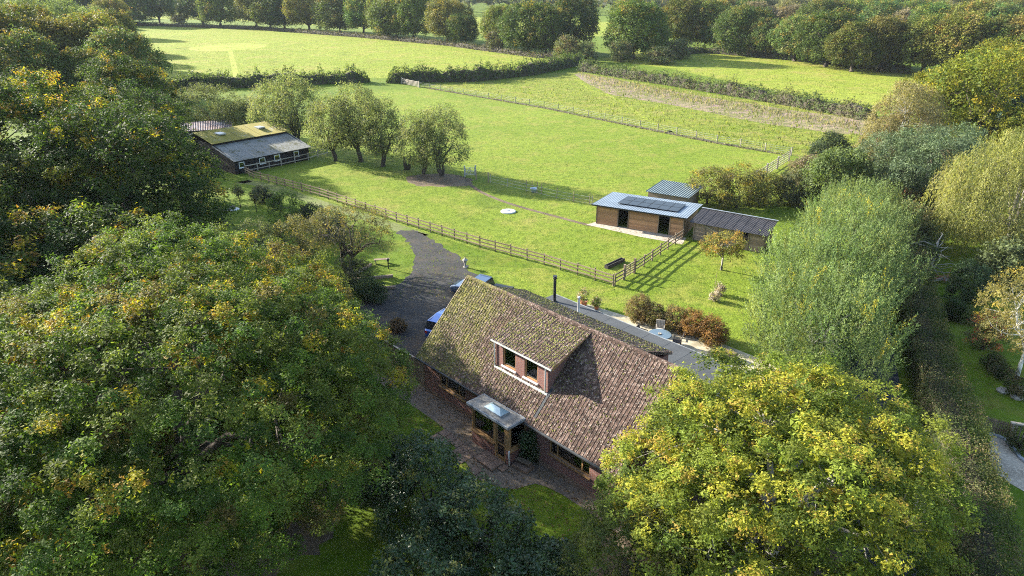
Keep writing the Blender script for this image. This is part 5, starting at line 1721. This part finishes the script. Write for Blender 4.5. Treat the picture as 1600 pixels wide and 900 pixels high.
shrub('garden_shrub', c.x, c.y, (0.6, 0.6, 0.7), 'small fresh green shrub at the foot of the clipped yew', ((0.10, 0.13, 0.04),), (1,), 135, leaf=0.1, nclump=40, ros=6, per=8, rc=0.2)
c = at(1585, 600)
place('birch_tree', make_kind('birch', 136, (3.4, 3.2, 3.0), 4.3, 2.2, 0.16, 'bark_white', limbs=10, twigs=80, pal=((0.17, 0.15, 0.05), (0.21, 0.19, 0.06), (0.13, 0.13, 0.05)), w=(3, 2, 2), nclump=210, ros=9, per=9, rc=0.6, leaf=0.1, n_lobe=11, tips=((0.36, 0.28, 0.05),), tip_frac=0.15, inner=0.15),
      c.x + 0.4, c.y + 0.5, 'white stemmed birch with thin yellowing leaves beside the neighbouring lawn')
c = at(1535, 545)
shrub('red_shrub', c.x, c.y, (1.15, 1.1, 1.5), 'shrub with scarlet sprays beside the birch', ((0.09, 0.10, 0.04), (0.12, 0.12, 0.05)), (1, 1), 137, leaf=0.11, nclump=70, ros=7, per=8, rc=0.28, tips=((0.42, 0.07, 0.05), (0.5, 0.16, 0.1)), tip_frac=0.3)
c = at(1600, 655)
for i, (x, y, r) in enumerate(((1590, 620, 0.8), (1560, 590, 0.7), (1595, 700, 0.8), (1548, 575, 0.6))):
    c = at(x, y)
    shrub('border_plant', c.x, c.y, (r, r, r * 0.8), ['leafy border plant by the birch stem', 'brown border plant left of the birch', 'dark border plant inside the gravel path curve', 'low border plant behind the red shrub'][i], ((0.05, 0.07, 0.025), (0.09, 0.08, 0.04)), (2, 1), 140 + i, leaf=0.1, nclump=40, ros=6, per=7, rc=0.2, cat='plant')
c = at(1450, 345)
place('pine_tree', make_kind('pine', 145, (7.0, 6.0, 3.9), 5.2, 2.4, 0.35, 'bark', limbs=12, twigs=60, pal=((0.085, 0.125, 0.055), (0.11, 0.15, 0.065), (0.065, 0.10, 0.045)), w=(3, 2, 2), nclump=330, ros=10, per=12, rc=0.6, leaf=0.27, width=0.22, n_lobe=14, mat='needle', lobe_r=(0.26, 0.4), low=-0.75),
      c.x, c.y + 2, 'spreading blue green pine in the neighbouring garden')
BT = dict(pal=((0.20, 0.18, 0.085), (0.24, 0.215, 0.10), (0.17, 0.15, 0.075), (0.22, 0.17, 0.09)), w=(3, 2, 2, 1), leaf=0.2, ros=9, per=8, rc=0.75, inner=0.15, width=0.5)
B1 = make_kind('pale_birch', 146, (3.6, 3.6, 5.2), 6.8, 3.0, 0.22, 'bark_white', limbs=12, twigs=80, nclump=200, n_lobe=13, **BT)
for (x, y, s, rz, lab) in ((1385, 292, 1.0, 0, 'tall buff birch with white limbs at the field corner'), (1412, 285, 0.95, 2, 'buff birch standing close behind the tall one'), (1360, 296, 0.7, 4, 'shorter buff birch beside the dark ivy clump')):
    c = at(x, y)
    place('birch_tree', B1, c.x, c.y, lab, rz=rz, s=s)
c = at(1410, 322)
shrub('red_shrub', c.x, c.y, (1.6, 1.4, 1.1), 'russet red shrub under the buff birches', ((0.22, 0.09, 0.05), (0.14, 0.09, 0.05)), (1, 1), 147, leaf=0.16, nclump=60, ros=7, per=7, rc=0.35)
c = at(1295, 262)
shrub('dark_thicket', c.x, c.y, (3.4, 2.8, 2.3), 'dark green thicket beyond the hurdles', ((0.04, 0.06, 0.03), (0.07, 0.095, 0.05)), (2, 1), 148, leaf=0.2, nclump=140, ros=8, per=8, rc=0.6, cat='bush')
for i, (x, y, R, pal, lab) in enumerate(((1265, 290, (2.6, 2.4, 1.8), ((0.15, 0.125, 0.075), (0.13, 0.13, 0.06)), 'brownish bramble bank right of the hurdles'), (1240, 320, (2.4, 2.2, 2.0), ((0.11, 0.13, 0.06), (0.15, 0.15, 0.06)), 'grey green bramble bank behind the sallows'), (1470, 275, (5, 4, 3), ((0.14, 0.13, 0.06), (0.11, 0.115, 0.05)), 'olive brown scrub behind the pine'),
                                         (1540, 265, (5, 4, 2.6), ((0.15, 0.12, 0.075), (0.12, 0.11, 0.06)), 'buff scrub below the dark cypress'), (1590, 290, (5, 4, 3), ((0.15, 0.13, 0.06), (0.11, 0.11, 0.05)), 'yellow brown scrub above the weeping willow'))):
    c = at(x, y)
    shrub('scrub_bush', c.x, c.y, R, lab, pal, (1, 1), 150 + i, leaf=0.2, nclump=130, ros=8, per=7, rc=0.55, cat='bush', share=('scrub', i % 3), mat='leaf_copy')
for i, (x, y, R, pal, lab) in enumerate(((1402, 378, (2.6, 2.4, 2.0), ((0.12, 0.13, 0.06), (0.15, 0.13, 0.07)), 'twiggy grey brown scrub where the clipped hedge begins'), (1360, 345, (2.6, 2.6, 2.4), ((0.10, 0.14, 0.06), (0.13, 0.15, 0.06)), 'green scrub between the maple and the pine'), (1425, 395, (1.8, 1.8, 1.5), ((0.09, 0.12, 0.05),), 'green scrub below the pine beside the dead tree'),
                                         (1500, 350, (4.0, 3.4, 2.4), ((0.09, 0.12, 0.05), (0.13, 0.13, 0.06)), 'green scrub between the pine and the weeping willow'), (1340, 372, (2.2, 2.0, 2.0), ((0.11, 0.145, 0.06),), 'green bush on the lane bank behind the sallows'), (1575, 445, (2.6, 2.4, 2.0), ((0.13, 0.14, 0.045), (0.17, 0.16, 0.05)), 'yellow green bush under the weeping willow'),
                                         (1330, 300, (3.0, 2.8, 2.6), ((0.14, 0.14, 0.07), (0.11, 0.13, 0.05)), 'buff green scrub between the thicket and the birches'), (1420, 300, (3.0, 2.8, 2.6), ((0.13, 0.14, 0.06), (0.16, 0.14, 0.07)), 'buff scrub at the feet of the birches'))):
    c = at(x, y)
    shrub('scrub_bush', c.x, c.y, R, lab, pal, [1] * len(pal), 160 + i, leaf=0.2, nclump=130, ros=8, per=7, rc=0.5, cat='bush', share=('scrub2', i % 3), mat='leaf_copy')
# fallen and dead branches on the neighbouring lawn
c = at(1448, 432)
o = empty('dead_tree', c, 0, 'bare ivy clad dead tree with pale broken branches by the hedge', 'tree')
rng = random.Random(9)
MB().tube([(0, 0, 0), (0.1, 0, 1.5), (0.3, 0.1, 3.2)], [0.22, 0.18, 0.08], 7).build('trunk', M['bark_pale'], o, smooth=True)
for i in range(26):
    z = rng.uniform(0.6, 3.0)
    a = rng.uniform(0, 6.28)
    l = rng.uniform(1.2, 3.0)
    p0 = Vector((0.1, 0, z))
    p1 = p0 + Vector((math.cos(a), math.sin(a), rng.uniform(-0.1, 0.5))) * l * .5
    p2 = p1 + Vector((math.cos(a + .4), math.sin(a + .4), rng.uniform(-0.4, 0.6))) * l * .5
    MB().tube([p0, p1, p2], [0.05, 0.035, 0.01], 5).build('branch', M['bark_pale'], o)
cm, _ = crown_mesh('ivy', 9, (0.5, 0.5, 1.3), 1.6, ((0.06, 0.09, 0.03),), (1,), nclump=30, ros=6, per=6, rc=0.2, leaf=0.12, n_lobe=6)
link('ivy', cm, o)
c = at(1475, 438)
o = empty('brush_pile', c, 0.3, 'pile of reddish cut branches on the neighbouring lawn', 'branches')
for i in range(22):
    a = rng.gauss(0, 0.35)
    l = rng.uniform(1.0, 2.4)
    p0 = Vector((rng.uniform(-1, 1), rng.uniform(-.5, .5), rng.uniform(0.04, 0.4)))
    MB().tube([p0 - Vector((math.cos(a), math.sin(a), 0)) * l / 2, p0 + Vector((math.cos(a), math.sin(a), rng.uniform(-.05, .2))) * l / 2], [0.035, 0.012], 5).build('branch', M['terracotta' if i % 3 else 'bark_pale'], o)
for i, (x, y) in enumerate(((1533, 458), (1547, 458))):
    c = at(x, y)
    o = empty('stone_post', c, 0.2 * i, ['leaning pale stone post beside the clipped yew', 'shorter pale stone post near the birch leaves'][i], 'post')
    MB().bar((0, 0, -0.1), (0.1, 0, 0.95 - 0.2 * i), 0.28, 0.2).build('shaft', M['stone'], o, bevel=0.03)
    MB().box(-0.02, 0.24, -0.12, 0.12, 0.96 - 0.2 * i, 1.02 - 0.2 * i).build('cap', M['stone'], o)
# picket fence, gate and kerb by the gravel
p0, p1 = at(1538, 672), at(1576, 683)
o = empty('picket_fence', p0, math.atan2(p1.y - p0.y, p1.x - p0.x), 'dark low picket fence at the end of the neighbouring lawn', 'fence')
n = 12
for i in range(n):
    x = (p1 - p0).length * i / (n - 1)
    MB().prism([(x - 0.04, 0.02), (x + 0.04, 0.02), (x + 0.04, 0.85), (x, 0.93), (x - 0.04, 0.85)], -0.01, 0.01, 'y').build('picket', M['fence'], o)
for z in (0.25, 0.7):
    MB().box(-0.05, (p1 - p0).length + 0.05, 0.012, 0.05, z, z + 0.07).build('rail', M['fence'], o)
p0 = at(1575, 690)
o = empty('garden_gate', p0, -0.35, 'wooden garden gate with a broad top rail beside the gravel path', 'gate')
for x in (0, 1.7):
    MB().box(x - 0.06, x + 0.06, -0.06, 0.06, 0, 1.2).build('post', M['fence_pale'], o)
MB().box(-0.15, 1.85, -0.12, 0.12, 1.202, 1.26).build('top_rail', M['fence_pale'], o)
for i in range(7):
    MB().box(0.15 + i * 0.21, 0.22 + i * 0.21, -0.02, 0.02, 0.15, 1.15).build('slat', M['fence_pale'], o)
kp = smooth_loop(px((1549, 684), (1568, 687), (1585, 706), (1603, 724), (1650, 745)), 8)[:33]
o = empty('path_edging', (kp[0][0], kp[0][1], 0), 0, 'curved blue grey kerb edging the gravel path', 'kerb')
for a, b in zip(kp[::2], kp[2::2]):
    MB().bar((a[0] - kp[0][0], a[1] - kp[0][1], 0.07), (b[0] - kp[0][0], b[1] - kp[0][1], 0.07), 0.2, 0.14).build('kerb_stone', M['lead'], o, bevel=0.015)
for i, (x, y) in enumerate(((1566, 612), (1588, 622), (1597, 610))):
    c = at(x, y)
    MBs = MB().lathe([(0.32, 0), (0.36, 0.1), (0.25, 0.22), (0.0, 0.26)], 8)
    tag(MBs.build('rockery_stone', M['stone'], None, loc=c), ['flat pale stone in the border left of the birch stem', 'rounded stone in the border under the birch', 'stone at the far end of the birch border'][i], 'stone')

# field hedges
HG = ((0.07, 0.105, 0.03), (0.095, 0.13, 0.036), (0.11, 0.12, 0.045))
hedge('field_hedge', px((150, 140), (300, 138), (400, 136), (500, 131), (578, 128)), 3.4, 3.2, 'dark field hedge left of the far gate', HG, (3, 2, 1), 0.42, 14, seed=11, rough=0.5)
hedge('field_hedge', px((604, 130), (650, 128), (740, 127), (830, 117), (880, 106), (912, 100)), 3.4, 3.4, 'dark field hedge right of the far gate', HG, (3, 2, 1), 0.42, 14, seed=12, rough=0.5)
hedge('field_hedge', px((905, 110), (960, 119), (1060, 135), (1200, 158), (1330, 182), (1365, 190)), 3.4, 2.6, 'long brambly hedge above the dry grass bank', ((0.075, 0.11, 0.034), (0.105, 0.135, 0.042), (0.13, 0.12, 0.055)), (3, 2, 1), 0.36, 18, seed=13, rough=0.5)
hedge('field_hedge', px((200, 39), (400, 46), (560, 58), (700, 71), (840, 90), (900, 94)), 3.5, 1.6, 'low rough hedge under the line of oaks', ((0.10, 0.09, 0.055), (0.08, 0.08, 0.04)), (1, 1), 0.6, 4, seed=14, rough=0.4)
hedge('field_hedge', px((1020, 88), (1100, 82), (1200, 90), (1300, 100), (1420, 115)), 5.0, 2.6, 'dark scrubby hedge along the wood edge', HG, (3, 2, 1), 0.6, 4, seed=15, rough=0.4)
hedge('fence_verge', px((663, 137), (850, 169), (1000, 200), (1120, 224), (1225, 242)), 0.9, 0.28, 'strip of long pale grass under the wire fence', ((0.22, 0.21, 0.09), (0.18, 0.2, 0.06)), (1, 1), 0.22, 16, seed=16, rough=0.5, cat='grass')
for i, (x, y, R) in enumerate(((885, 97, (4, 3.5, 4)), (915, 97, (3.4, 3, 3)), (970, 97, (3.5, 3, 3.2)), (1035, 100, (5, 4, 2.6)), (1058, 92, (4, 3.5, 3)), (775, 80, (3.5, 3, 3.6)), (600, 60, (3, 3, 3)), (280, 36, (6, 5, 5)))):
    c = at(x, y)
    shrub('hedgerow_bush', c.x, c.y, R, ['grey green bush where the two hedges meet', 'rounded bush under the spreading oak', 'bush left of the spreading oak trunk', 'brownish low bramble mound right of the spreading oak', 'shaded bush behind the bramble mound', 'dark bush beside the small golden oak', 'small bush in a gap of the oak line', 'grey bush below the farthest oaks'][i],
          ((0.08, 0.10, 0.04), (0.10, 0.115, 0.05), (0.12, 0.10, 0.055)), (2, 1, 1), 170 + i, leaf=0.45, nclump=70, ros=7, per=6, rc=0.9, cat='bush', stems=2, share=('row', i % 3), mat='leaf_copy')

# field oaks: a few crowns, each tree a copy
FO = []
for k in range(5):
    pal = [((0.065, 0.10, 0.02), (0.09, 0.13, 0.026), (0.12, 0.145, 0.035)), ((0.085, 0.115, 0.022), (0.12, 0.145, 0.028), (0.155, 0.155, 0.04)), ((0.06, 0.10, 0.026), (0.085, 0.125, 0.035), (0.12, 0.12, 0.04)), ((0.11, 0.11, 0.028), (0.15, 0.13, 0.035), (0.09, 0.10, 0.03)), ((0.15, 0.135, 0.075), (0.18, 0.16, 0.095), (0.12, 0.115, 0.055))][k]
    FO.append(make_kind('field_oak', 200 + k, (1.0 * 8, 0.95 * 8, 6.6), 8.0, 2.2, 0.55, limbs=8, twigs=25, pal=pal, w=(3, 3, 2), nclump=330, ros=9, per=7, rc=1.2, leaf=0.46, dome=0.9, mat='leaf_copy', n_lobe=15, tips=((0.20, 0.18, 0.04), (0.24, 0.17, 0.04)), tip_frac=0.1, vary=0.25, low=-0.62))
line = [(178, 60, 1.1, 1), (180, 84, 1.0, 2), (188, 108, 0.95, 0), (170, 39, 1.5, 0), (209, 40, 1.7, 0), (250, 38, 1.45, 2), (318, 40, 1.4, 2), (345, 42, 1.55, 0), (402, 45, 1.35, 3), (424, 46, 1.3, 1), (446, 47, 1.35, 0), (483, 49, 1.3, 1), (531, 52, 1.35, 0), (569, 55, 1.3, 2), (600, 57, 1.1, 1), (620, 60, 1.35, 0), (647, 62, 1.3, 0), (700, 68, 1.05, 3), (722, 71, 0.9, 0), (780, 75, 0.95, 1), (826, 83, 1.1, 0), (853, 86, 1.15, 0), (892, 83, 1.2, 2), (989, 92, 1.2, 0), (1015, 84, 0.95, 2), (1066, 76, 1.1, 1), (1100, 77, 1.2, 0), (1132, 80, 1.1, 2)]
for i, (x, y, s, k) in enumerate(line):
    c = at(x, y)
    place('field_oak', FO[k], c.x, c.y, 'rounded dark oak in the hedge line behind the far field' if x < 870 else 'spreading oak in the hedgerow by the far meadow', group='oaks behind the far field' if x < 870 else 'oaks by the far meadow', rz=i * 1.3, s=s * (1.0 + 0.14 * math.sin(i * 2.3)), sz=s * (0.95 + 0.12 * math.sin(i * 4.1)))
# wood on the right: nearer trees one by one
rng = random.Random(3)
wood = [(1160, 86, 1.15, 0), (1195, 90, 0.9, 2), (1240, 96, 1.0, 2), (1290, 104, 1.15, 0), (1330, 112, 0.95, 1), (1372, 112, 1.05, 3), (1400, 106, 0.9, 4), (1440, 116, 1.1, 1), (1490, 120, 1.15, 1), (1540, 122, 1.1, 0), (1585, 126, 1.1, 3), (1625, 130, 1.1, 1)]
wood += [(1180, 60, 1.1, 4), (1230, 62, 1.0, 4), (1280, 66, 1.25, 0), (1320, 66, 1.2, 1), (1370, 72, 1.2, 2), (1410, 76, 1.0, 4), (1455, 80, 1.2, 0), (1505, 84, 1.25, 1), (1560, 88, 1.2, 2), (1610, 92, 1.2, 1)]
for y0, n in ((44, 15), (30, 18), (20, 20), (10, 20)):
    for i in range(n):
        wood.append((1120 + (1640 - 1120) * (i + rng.uniform(0.1, 0.9)) / n, y0 + rng.uniform(-3, 3) + (1 if y0 > 20 else 0.4) * 14 * i / n, rng.uniform(0.95, 1.4), rng.choice([0, 1, 2, 2, 3, 4, 0])))
for i, (x, y, s, k) in enumerate(wood):
    c = at(x, y)
    lab = ('green oak in the mixed wood beyond the far meadow', 'olive oak in the mixed wood beyond the far meadow', 'dark green tree in the mixed wood beyond the far meadow', 'yellowing tree in the mixed wood beyond the far meadow', 'grey buff bare looking tree in the mixed wood')[k]
    place('wood_tree', FO[k], c.x, c.y, lab, group='trees of the wood, ' + ('green oaks', 'olive oaks', 'dark trees', 'yellowing trees', 'buff trees')[k], rz=i * 0.9, s=s * 1.0, sz=s * 0.88)
GO = {}
# near right: big golden oak, cypress and companions
for i, (x, y, s, k, lab) in enumerate(((1505, 255, 1.1, 3, 'big golden green oak behind the dark cypress'), (1455, 235, 0.85, 3, 'golden oak next to the far meadow corner'), (1570, 225, 1.1, 1, 'olive oak behind the cypress top'), (1610, 285, 0.7, 3, 'bright yellow green tree right of the cypress'))):
    c = at(x, y)
    place('golden_oak', GO[i % 2] if i > 1 else GO.setdefault(i, make_kind('golden_oak', 230 + i, (7.6, 7.2, 5.8), 7.4, 2.4, 0.5, pal=((0.12, 0.135, 0.022), (0.17, 0.17, 0.026), (0.08, 0.11, 0.02)), w=(3, 2, 2), nclump=300, ros=9, per=7, rc=1.0, leaf=0.3, n_lobe=15, tips=((0.30, 0.24, 0.03),), tip_frac=0.12)), c.x, c.y, lab, rz=i * 2.0, s=s)
c = at(1560, 262)
cy = empty('cypress_tree', c, 0, 'dark blue green cypress with drooping layered boughs', 'tree')
crng = np.random.default_rng(7)
n = 16000
t = crng.random(n) ** 0.7
ang = crng.uniform(0, 6.28, n)
lay = (t * 13).astype(int) / 13.0
rad = (1 - t) ** 0.75 * 4.0 * (0.55 + 0.45 * np.abs(np.sin(ang * 2.5 + lay * 40))) * crng.uniform(0.75, 1.05, n)
P = np.stack([rad * np.cos(ang), rad * np.sin(ang), 1.0 + t * 10.5 - rad * 0.35], 1)
V = leaves(crng, P, np.stack([np.cos(ang), np.sin(ang), crng.uniform(0, 1, n)], 1) + crng.normal(size=(n, 3)) * 0.4, crng.uniform(0.25, 0.5, n), 0.5)
link('crown', quads_mesh('cypress_crown', V, np.array([[0.04, 0.075, 0.045]]) * crng.uniform(0.6, 1.5, (n, 1)), M['needle']), cy)
MB().tube([(0, 0, -.2), (0, 0, 5), (0, 0, 10.5)], [0.35, 0.22, 0.05], 8).build('trunk', M['bark'], cy, smooth=True)

# trees behind the left oaks
for i, (x, y, s, k, lab) in enumerate(((205, 165, 0.95, 2, 'deep green oak at the end of the dark field hedge'), (168, 150, 1.1, 1, 'olive oak above the rusty shed'), (110, 158, 1.05, 3, 'yellowing oak in the left wood'), (60, 150, 1.2, 1, 'olive oak at the back of the left wood'), (10, 165, 1.2, 0, 'dark green oak on the outer side of the left wood'),
                                       (140, 190, 0.8, 0, 'shadowy oak beside the rusty shed'), (215, 186, 0.55, 2, 'low dark tree between the rusty shed and the hedge end'), (60, 195, 1.0, 2, 'deep green oak behind the tall dark oak'))):
    c = at(x, y)
    place('wood_oak', FO[k], c.x, c.y, lab, rz=i * 1.7, s=s)
PT = make_kind('pale_willow', 240, (8, 7.5, 7.0), 8.0, 3.0, 0.5, pal=((0.13, 0.17, 0.06), (0.16, 0.20, 0.08), (0.11, 0.145, 0.05)), w=(3, 2, 2), nclump=280, ros=9, per=7, rc=1.1, leaf=0.42, n_lobe=15, width=0.4, low=-0.6)
for i, (x, y, s, lab) in enumerate(((160, 96, 1.0, 'pale green willow tall behind the left wood'), (110, 92, 1.15, 'hazy pale willow at the far end of the left wood'), (60, 98, 1.2, 'rounded pale willow between two taller willows'), (10, 92, 1.2, 'broad pale willow at the back of the left wood'), (120, 118, 0.9, 'lower pale willow in front of the hazy one'), (30, 120, 1.0, 'lower pale willow in front of the broad one'))):
    c = at(x, y)
    place('willow_tree', PT, c.x, c.y, lab, rz=i * 1.1, s=s)
for i in range(26):
    c = at(rng.uniform(-60, 190), rng.uniform(16, 46))
    place('wood_tree', FO[rng.choice([0, 1, 2, 2])], c.x, c.y, 'distant tree of the wood behind the pale willows', group='distant trees behind the pale willows', rz=i * 1.1, s=rng.uniform(1.0, 1.4))
for i in range(60):
    c = at(rng.uniform(180, 1180), rng.uniform(0, 26))
    place('wood_tree', FO[rng.choice([0, 1, 2, 2])], c.x, c.y, 'distant hazy tree beyond the line of oaks', group='distant trees beyond the oak line', rz=i * 1.1, s=rng.uniform(0.9, 1.3), sz=rng.uniform(0.8, 1.0))
# the far woodland that reads as one mass
wr = np.random.default_rng(4)
n = 60000
yy_ = 560 + 3000 * wr.random(n) ** 1.7
xx_ = wr.uniform(-0.95, 0.95, n) * yy_
cell = np.stack([np.floor(xx_ / 16), np.floor(yy_ / 16)], 1)
cx_, cy_ = (xx_ / 16 - cell[:, 0] - .5), (yy_ / 16 - cell[:, 1] - .5)
hgt = 13 + 4 * np.sin(cell[:, 0] * 12.9 + cell[:, 1] * 78.2)
zz_ = hgt * np.sqrt(np.maximum(0.05, 1 - 1.6 * (cx_ ** 2 + cy_ ** 2)))
P = np.stack([xx_, yy_, zz_], 1)
V = leaves(wr, P, wr.normal(size=(n, 3)) * 0.5 + [0, -0.5, 0.8], np.clip(yy_ * 0.0062, 3.4, 14) * wr.uniform(0.8, 1.3, n), 0.95)
V[:, :, 2] = np.maximum(V[:, :, 2], 0.2)
colr = pick_cols(wr, ((0.06, 0.075, 0.025), (0.09, 0.10, 0.035), (0.12, 0.10, 0.04), (0.045, 0.06, 0.03)), (3, 3, 1, 2), n)
tag(link('far_woodland', quads_mesh('far_woodland', V, colr, M['leaf'])), 'far woodland stretching to the horizon', 'woodland', None, 'stuff')
c = at(1467, 20)
o = empty('white_house', c, 0.3, 'distant white house among the trees of the wood', 'house')
MB().box(-5, 5, -4, 4, 0, 13).build('wall', M['white'], o)
MB().prism([(-4.5, 13.01), (4.5, 13.01), (0, 16.5)], -5.3, 5.3, 'x').build('roof', M['lead'], o)
for x in (-2.5, 2.5):
    MB().box(x - .8, x + .8, -4.06, -4.0, 8.5, 11).build('window', M['dark'], o)

# ------------------------------------------------------------------ loose stuff on the ground
def scatter(name, pts, size, pal, label, up=0.02, seed=1, tall=False):
    rr = np.random.default_rng(seed)
    n = len(pts)
    P = np.concatenate([np.array(pts), np.full((n, 1), up)], 1)
    Nn = np.tile([0, 0, 1.0], (n, 1)) + rr.normal(size=(n, 3)) * 0.25
    if tall:
        Nn = rr.normal(size=(n, 3)) * [1, 1, 0.2]
        al = np.tile([0, 0, 1.0], (n, 1)) + rr.normal(size=(n, 3)) * 0.3
        sz = size * rr.uniform(0.6, 1.4, n)
        P[:, 2] = sz * 0.45
        V = leaves(rr, P, Nn, sz, 0.3, al)
        V[:, :, 2] = np.maximum(V[:, :, 2], 0.01)
    else:
        V = leaves(rr, P, Nn, size * rr.uniform(0.6, 1.4, n), 0.7)
        V[:, :, 2] = np.maximum(V[:, :, 2], up * 0.9)
    col = pick_cols(rr, pal, [1] * len(pal), n) * rr.uniform(0.7, 1.3, (n, 1))
    return tag(link(name, quads_mesh(name, V, col, M['leaf'])), label, 'leaves' if not tall else 'grass', None, 'stuff')


LP = ((0.26, 0.16, 0.06), (0.17, 0.10, 0.05), (0.34, 0.25, 0.08), (0.12, 0.08, 0.045))
pts = []
for _ in range(1500):
    a, n_ = rng.uniform(-3, 15.5), rng.uniform(-3.2, 0.3)
    if not (6.2 < a < 9.6 and n_ > -1.3):
        pts.append(hw2(a, n_))
for _ in range(500):
    pts.append(hw2(rng.uniform(4, 16), rng.uniform(-8, -2.5)))
for _ in range(900):
    u = at(rng.uniform(570, 720), rng.uniform(420, 580))
    pts.append((u.x, u.y))
for _ in range(500):
    u = at(rng.uniform(1480, 1560), rng.uniform(520, 640))
    pts.append((u.x, u.y))
scatter('fallen_leaves', pts, 0.09, LP, 'fallen autumn leaves scattered over drive, path and lawns', 0.045, 2)
pts = []
for _ in range(9000):
    t = rng.random()
    b0, b1 = at(930, 136), at(1385, 212)
    a0, a1 = at(905, 114), at(1375, 192)
    w_ = rng.random()
    p_ = (b0.lerp(b1, t)).lerp(a0.lerp(a1, t), w_)
    if rng.random() < 0.35 + 0.65 * (math.sin(p_.x * .35 + p_.y * .2) > 0.0):
        pts.append((p_.x + rng.gauss(0, .4), p_.y + rng.gauss(0, .4)))
scatter('dry_grass', pts[::2], 0.5, ((0.26, 0.22, 0.15), (0.21, 0.175, 0.12), (0.14, 0.15, 0.06), (0.11, 0.14, 0.04)), 'clumps of long dry grass on the bank', 0.02, 3, True)
pts = []
w0, w1 = at(655, 134), at(1236, 242)
k0, k1 = at(905, 128), at(1385, 214)
side = lambda u, p, q: (u.y - p.y) * (q.x - p.x) - (u.x - p.x) * (q.y - p.y)
for _ in range(9000):
    u = at(rng.uniform(640, 1380), rng.uniform(124, 262))
    if side(u, w0, w1) / (w1 - w0).length > 1.0 and side(u, k0, k1) < 0:
        pts.append((u.x, u.y))
scatter('rough_grass', pts, 0.5, ((0.14, 0.18, 0.03), (0.11, 0.15, 0.025), (0.18, 0.19, 0.055)), 'tussocks of rough green grass behind the wire fence', 0.02, 5, True)
pts = []
for _ in range(26000):
    u = at(rng.uniform(400, 1240), rng.uniform(136, 470))
    if side(u, w0, w1) < -1:
        pts.append((u.x, u.y))
scatter('paddock_tufts', pts, 0.13, ((0.08, 0.12, 0.010), (0.06, 0.10, 0.008), (0.11, 0.14, 0.016)), 'small tufts of grass all over the paddock', 0.02, 6, True)
pts = [at2(rng.uniform(180, 900), rng.uniform(46, 128)) for _ in range(9000)] + [at2(rng.uniform(1000, 1440), rng.uniform(84, 150)) for _ in range(4000)]
scatter('field_tufts', pts, 0.3, ((0.10, 0.135, 0.015), (0.075, 0.105, 0.012), (0.13, 0.15, 0.025)), 'tufts of grass over the far fields', 0.02, 7, True)

# ------------------------------------------------------------------ the hazy air
hm = bpy.data.materials.new('hazy_air')
hm.use_nodes = True
hn = hm.node_tree.nodes
hn.remove(hn['Principled BSDF'])
pv = hn.new('ShaderNodeVolumePrincipled')
pv.inputs['Color'].default_value = (0.86, 0.92, 1.0, 1)
pv.inputs['Density'].default_value = 0.00009
pv.inputs['Anisotropy'].default_value = 0.0
hm.node_tree.links.new(pv.outputs[0], hn['Material Output'].inputs['Volume'])
hz = MB().box(-6900, 6900, -250, 8900, -1.0, 27.0).build('haze', hm)
tag(hz, 'thin pale haze over the fields and woods', 'haze', None, 'stuff')
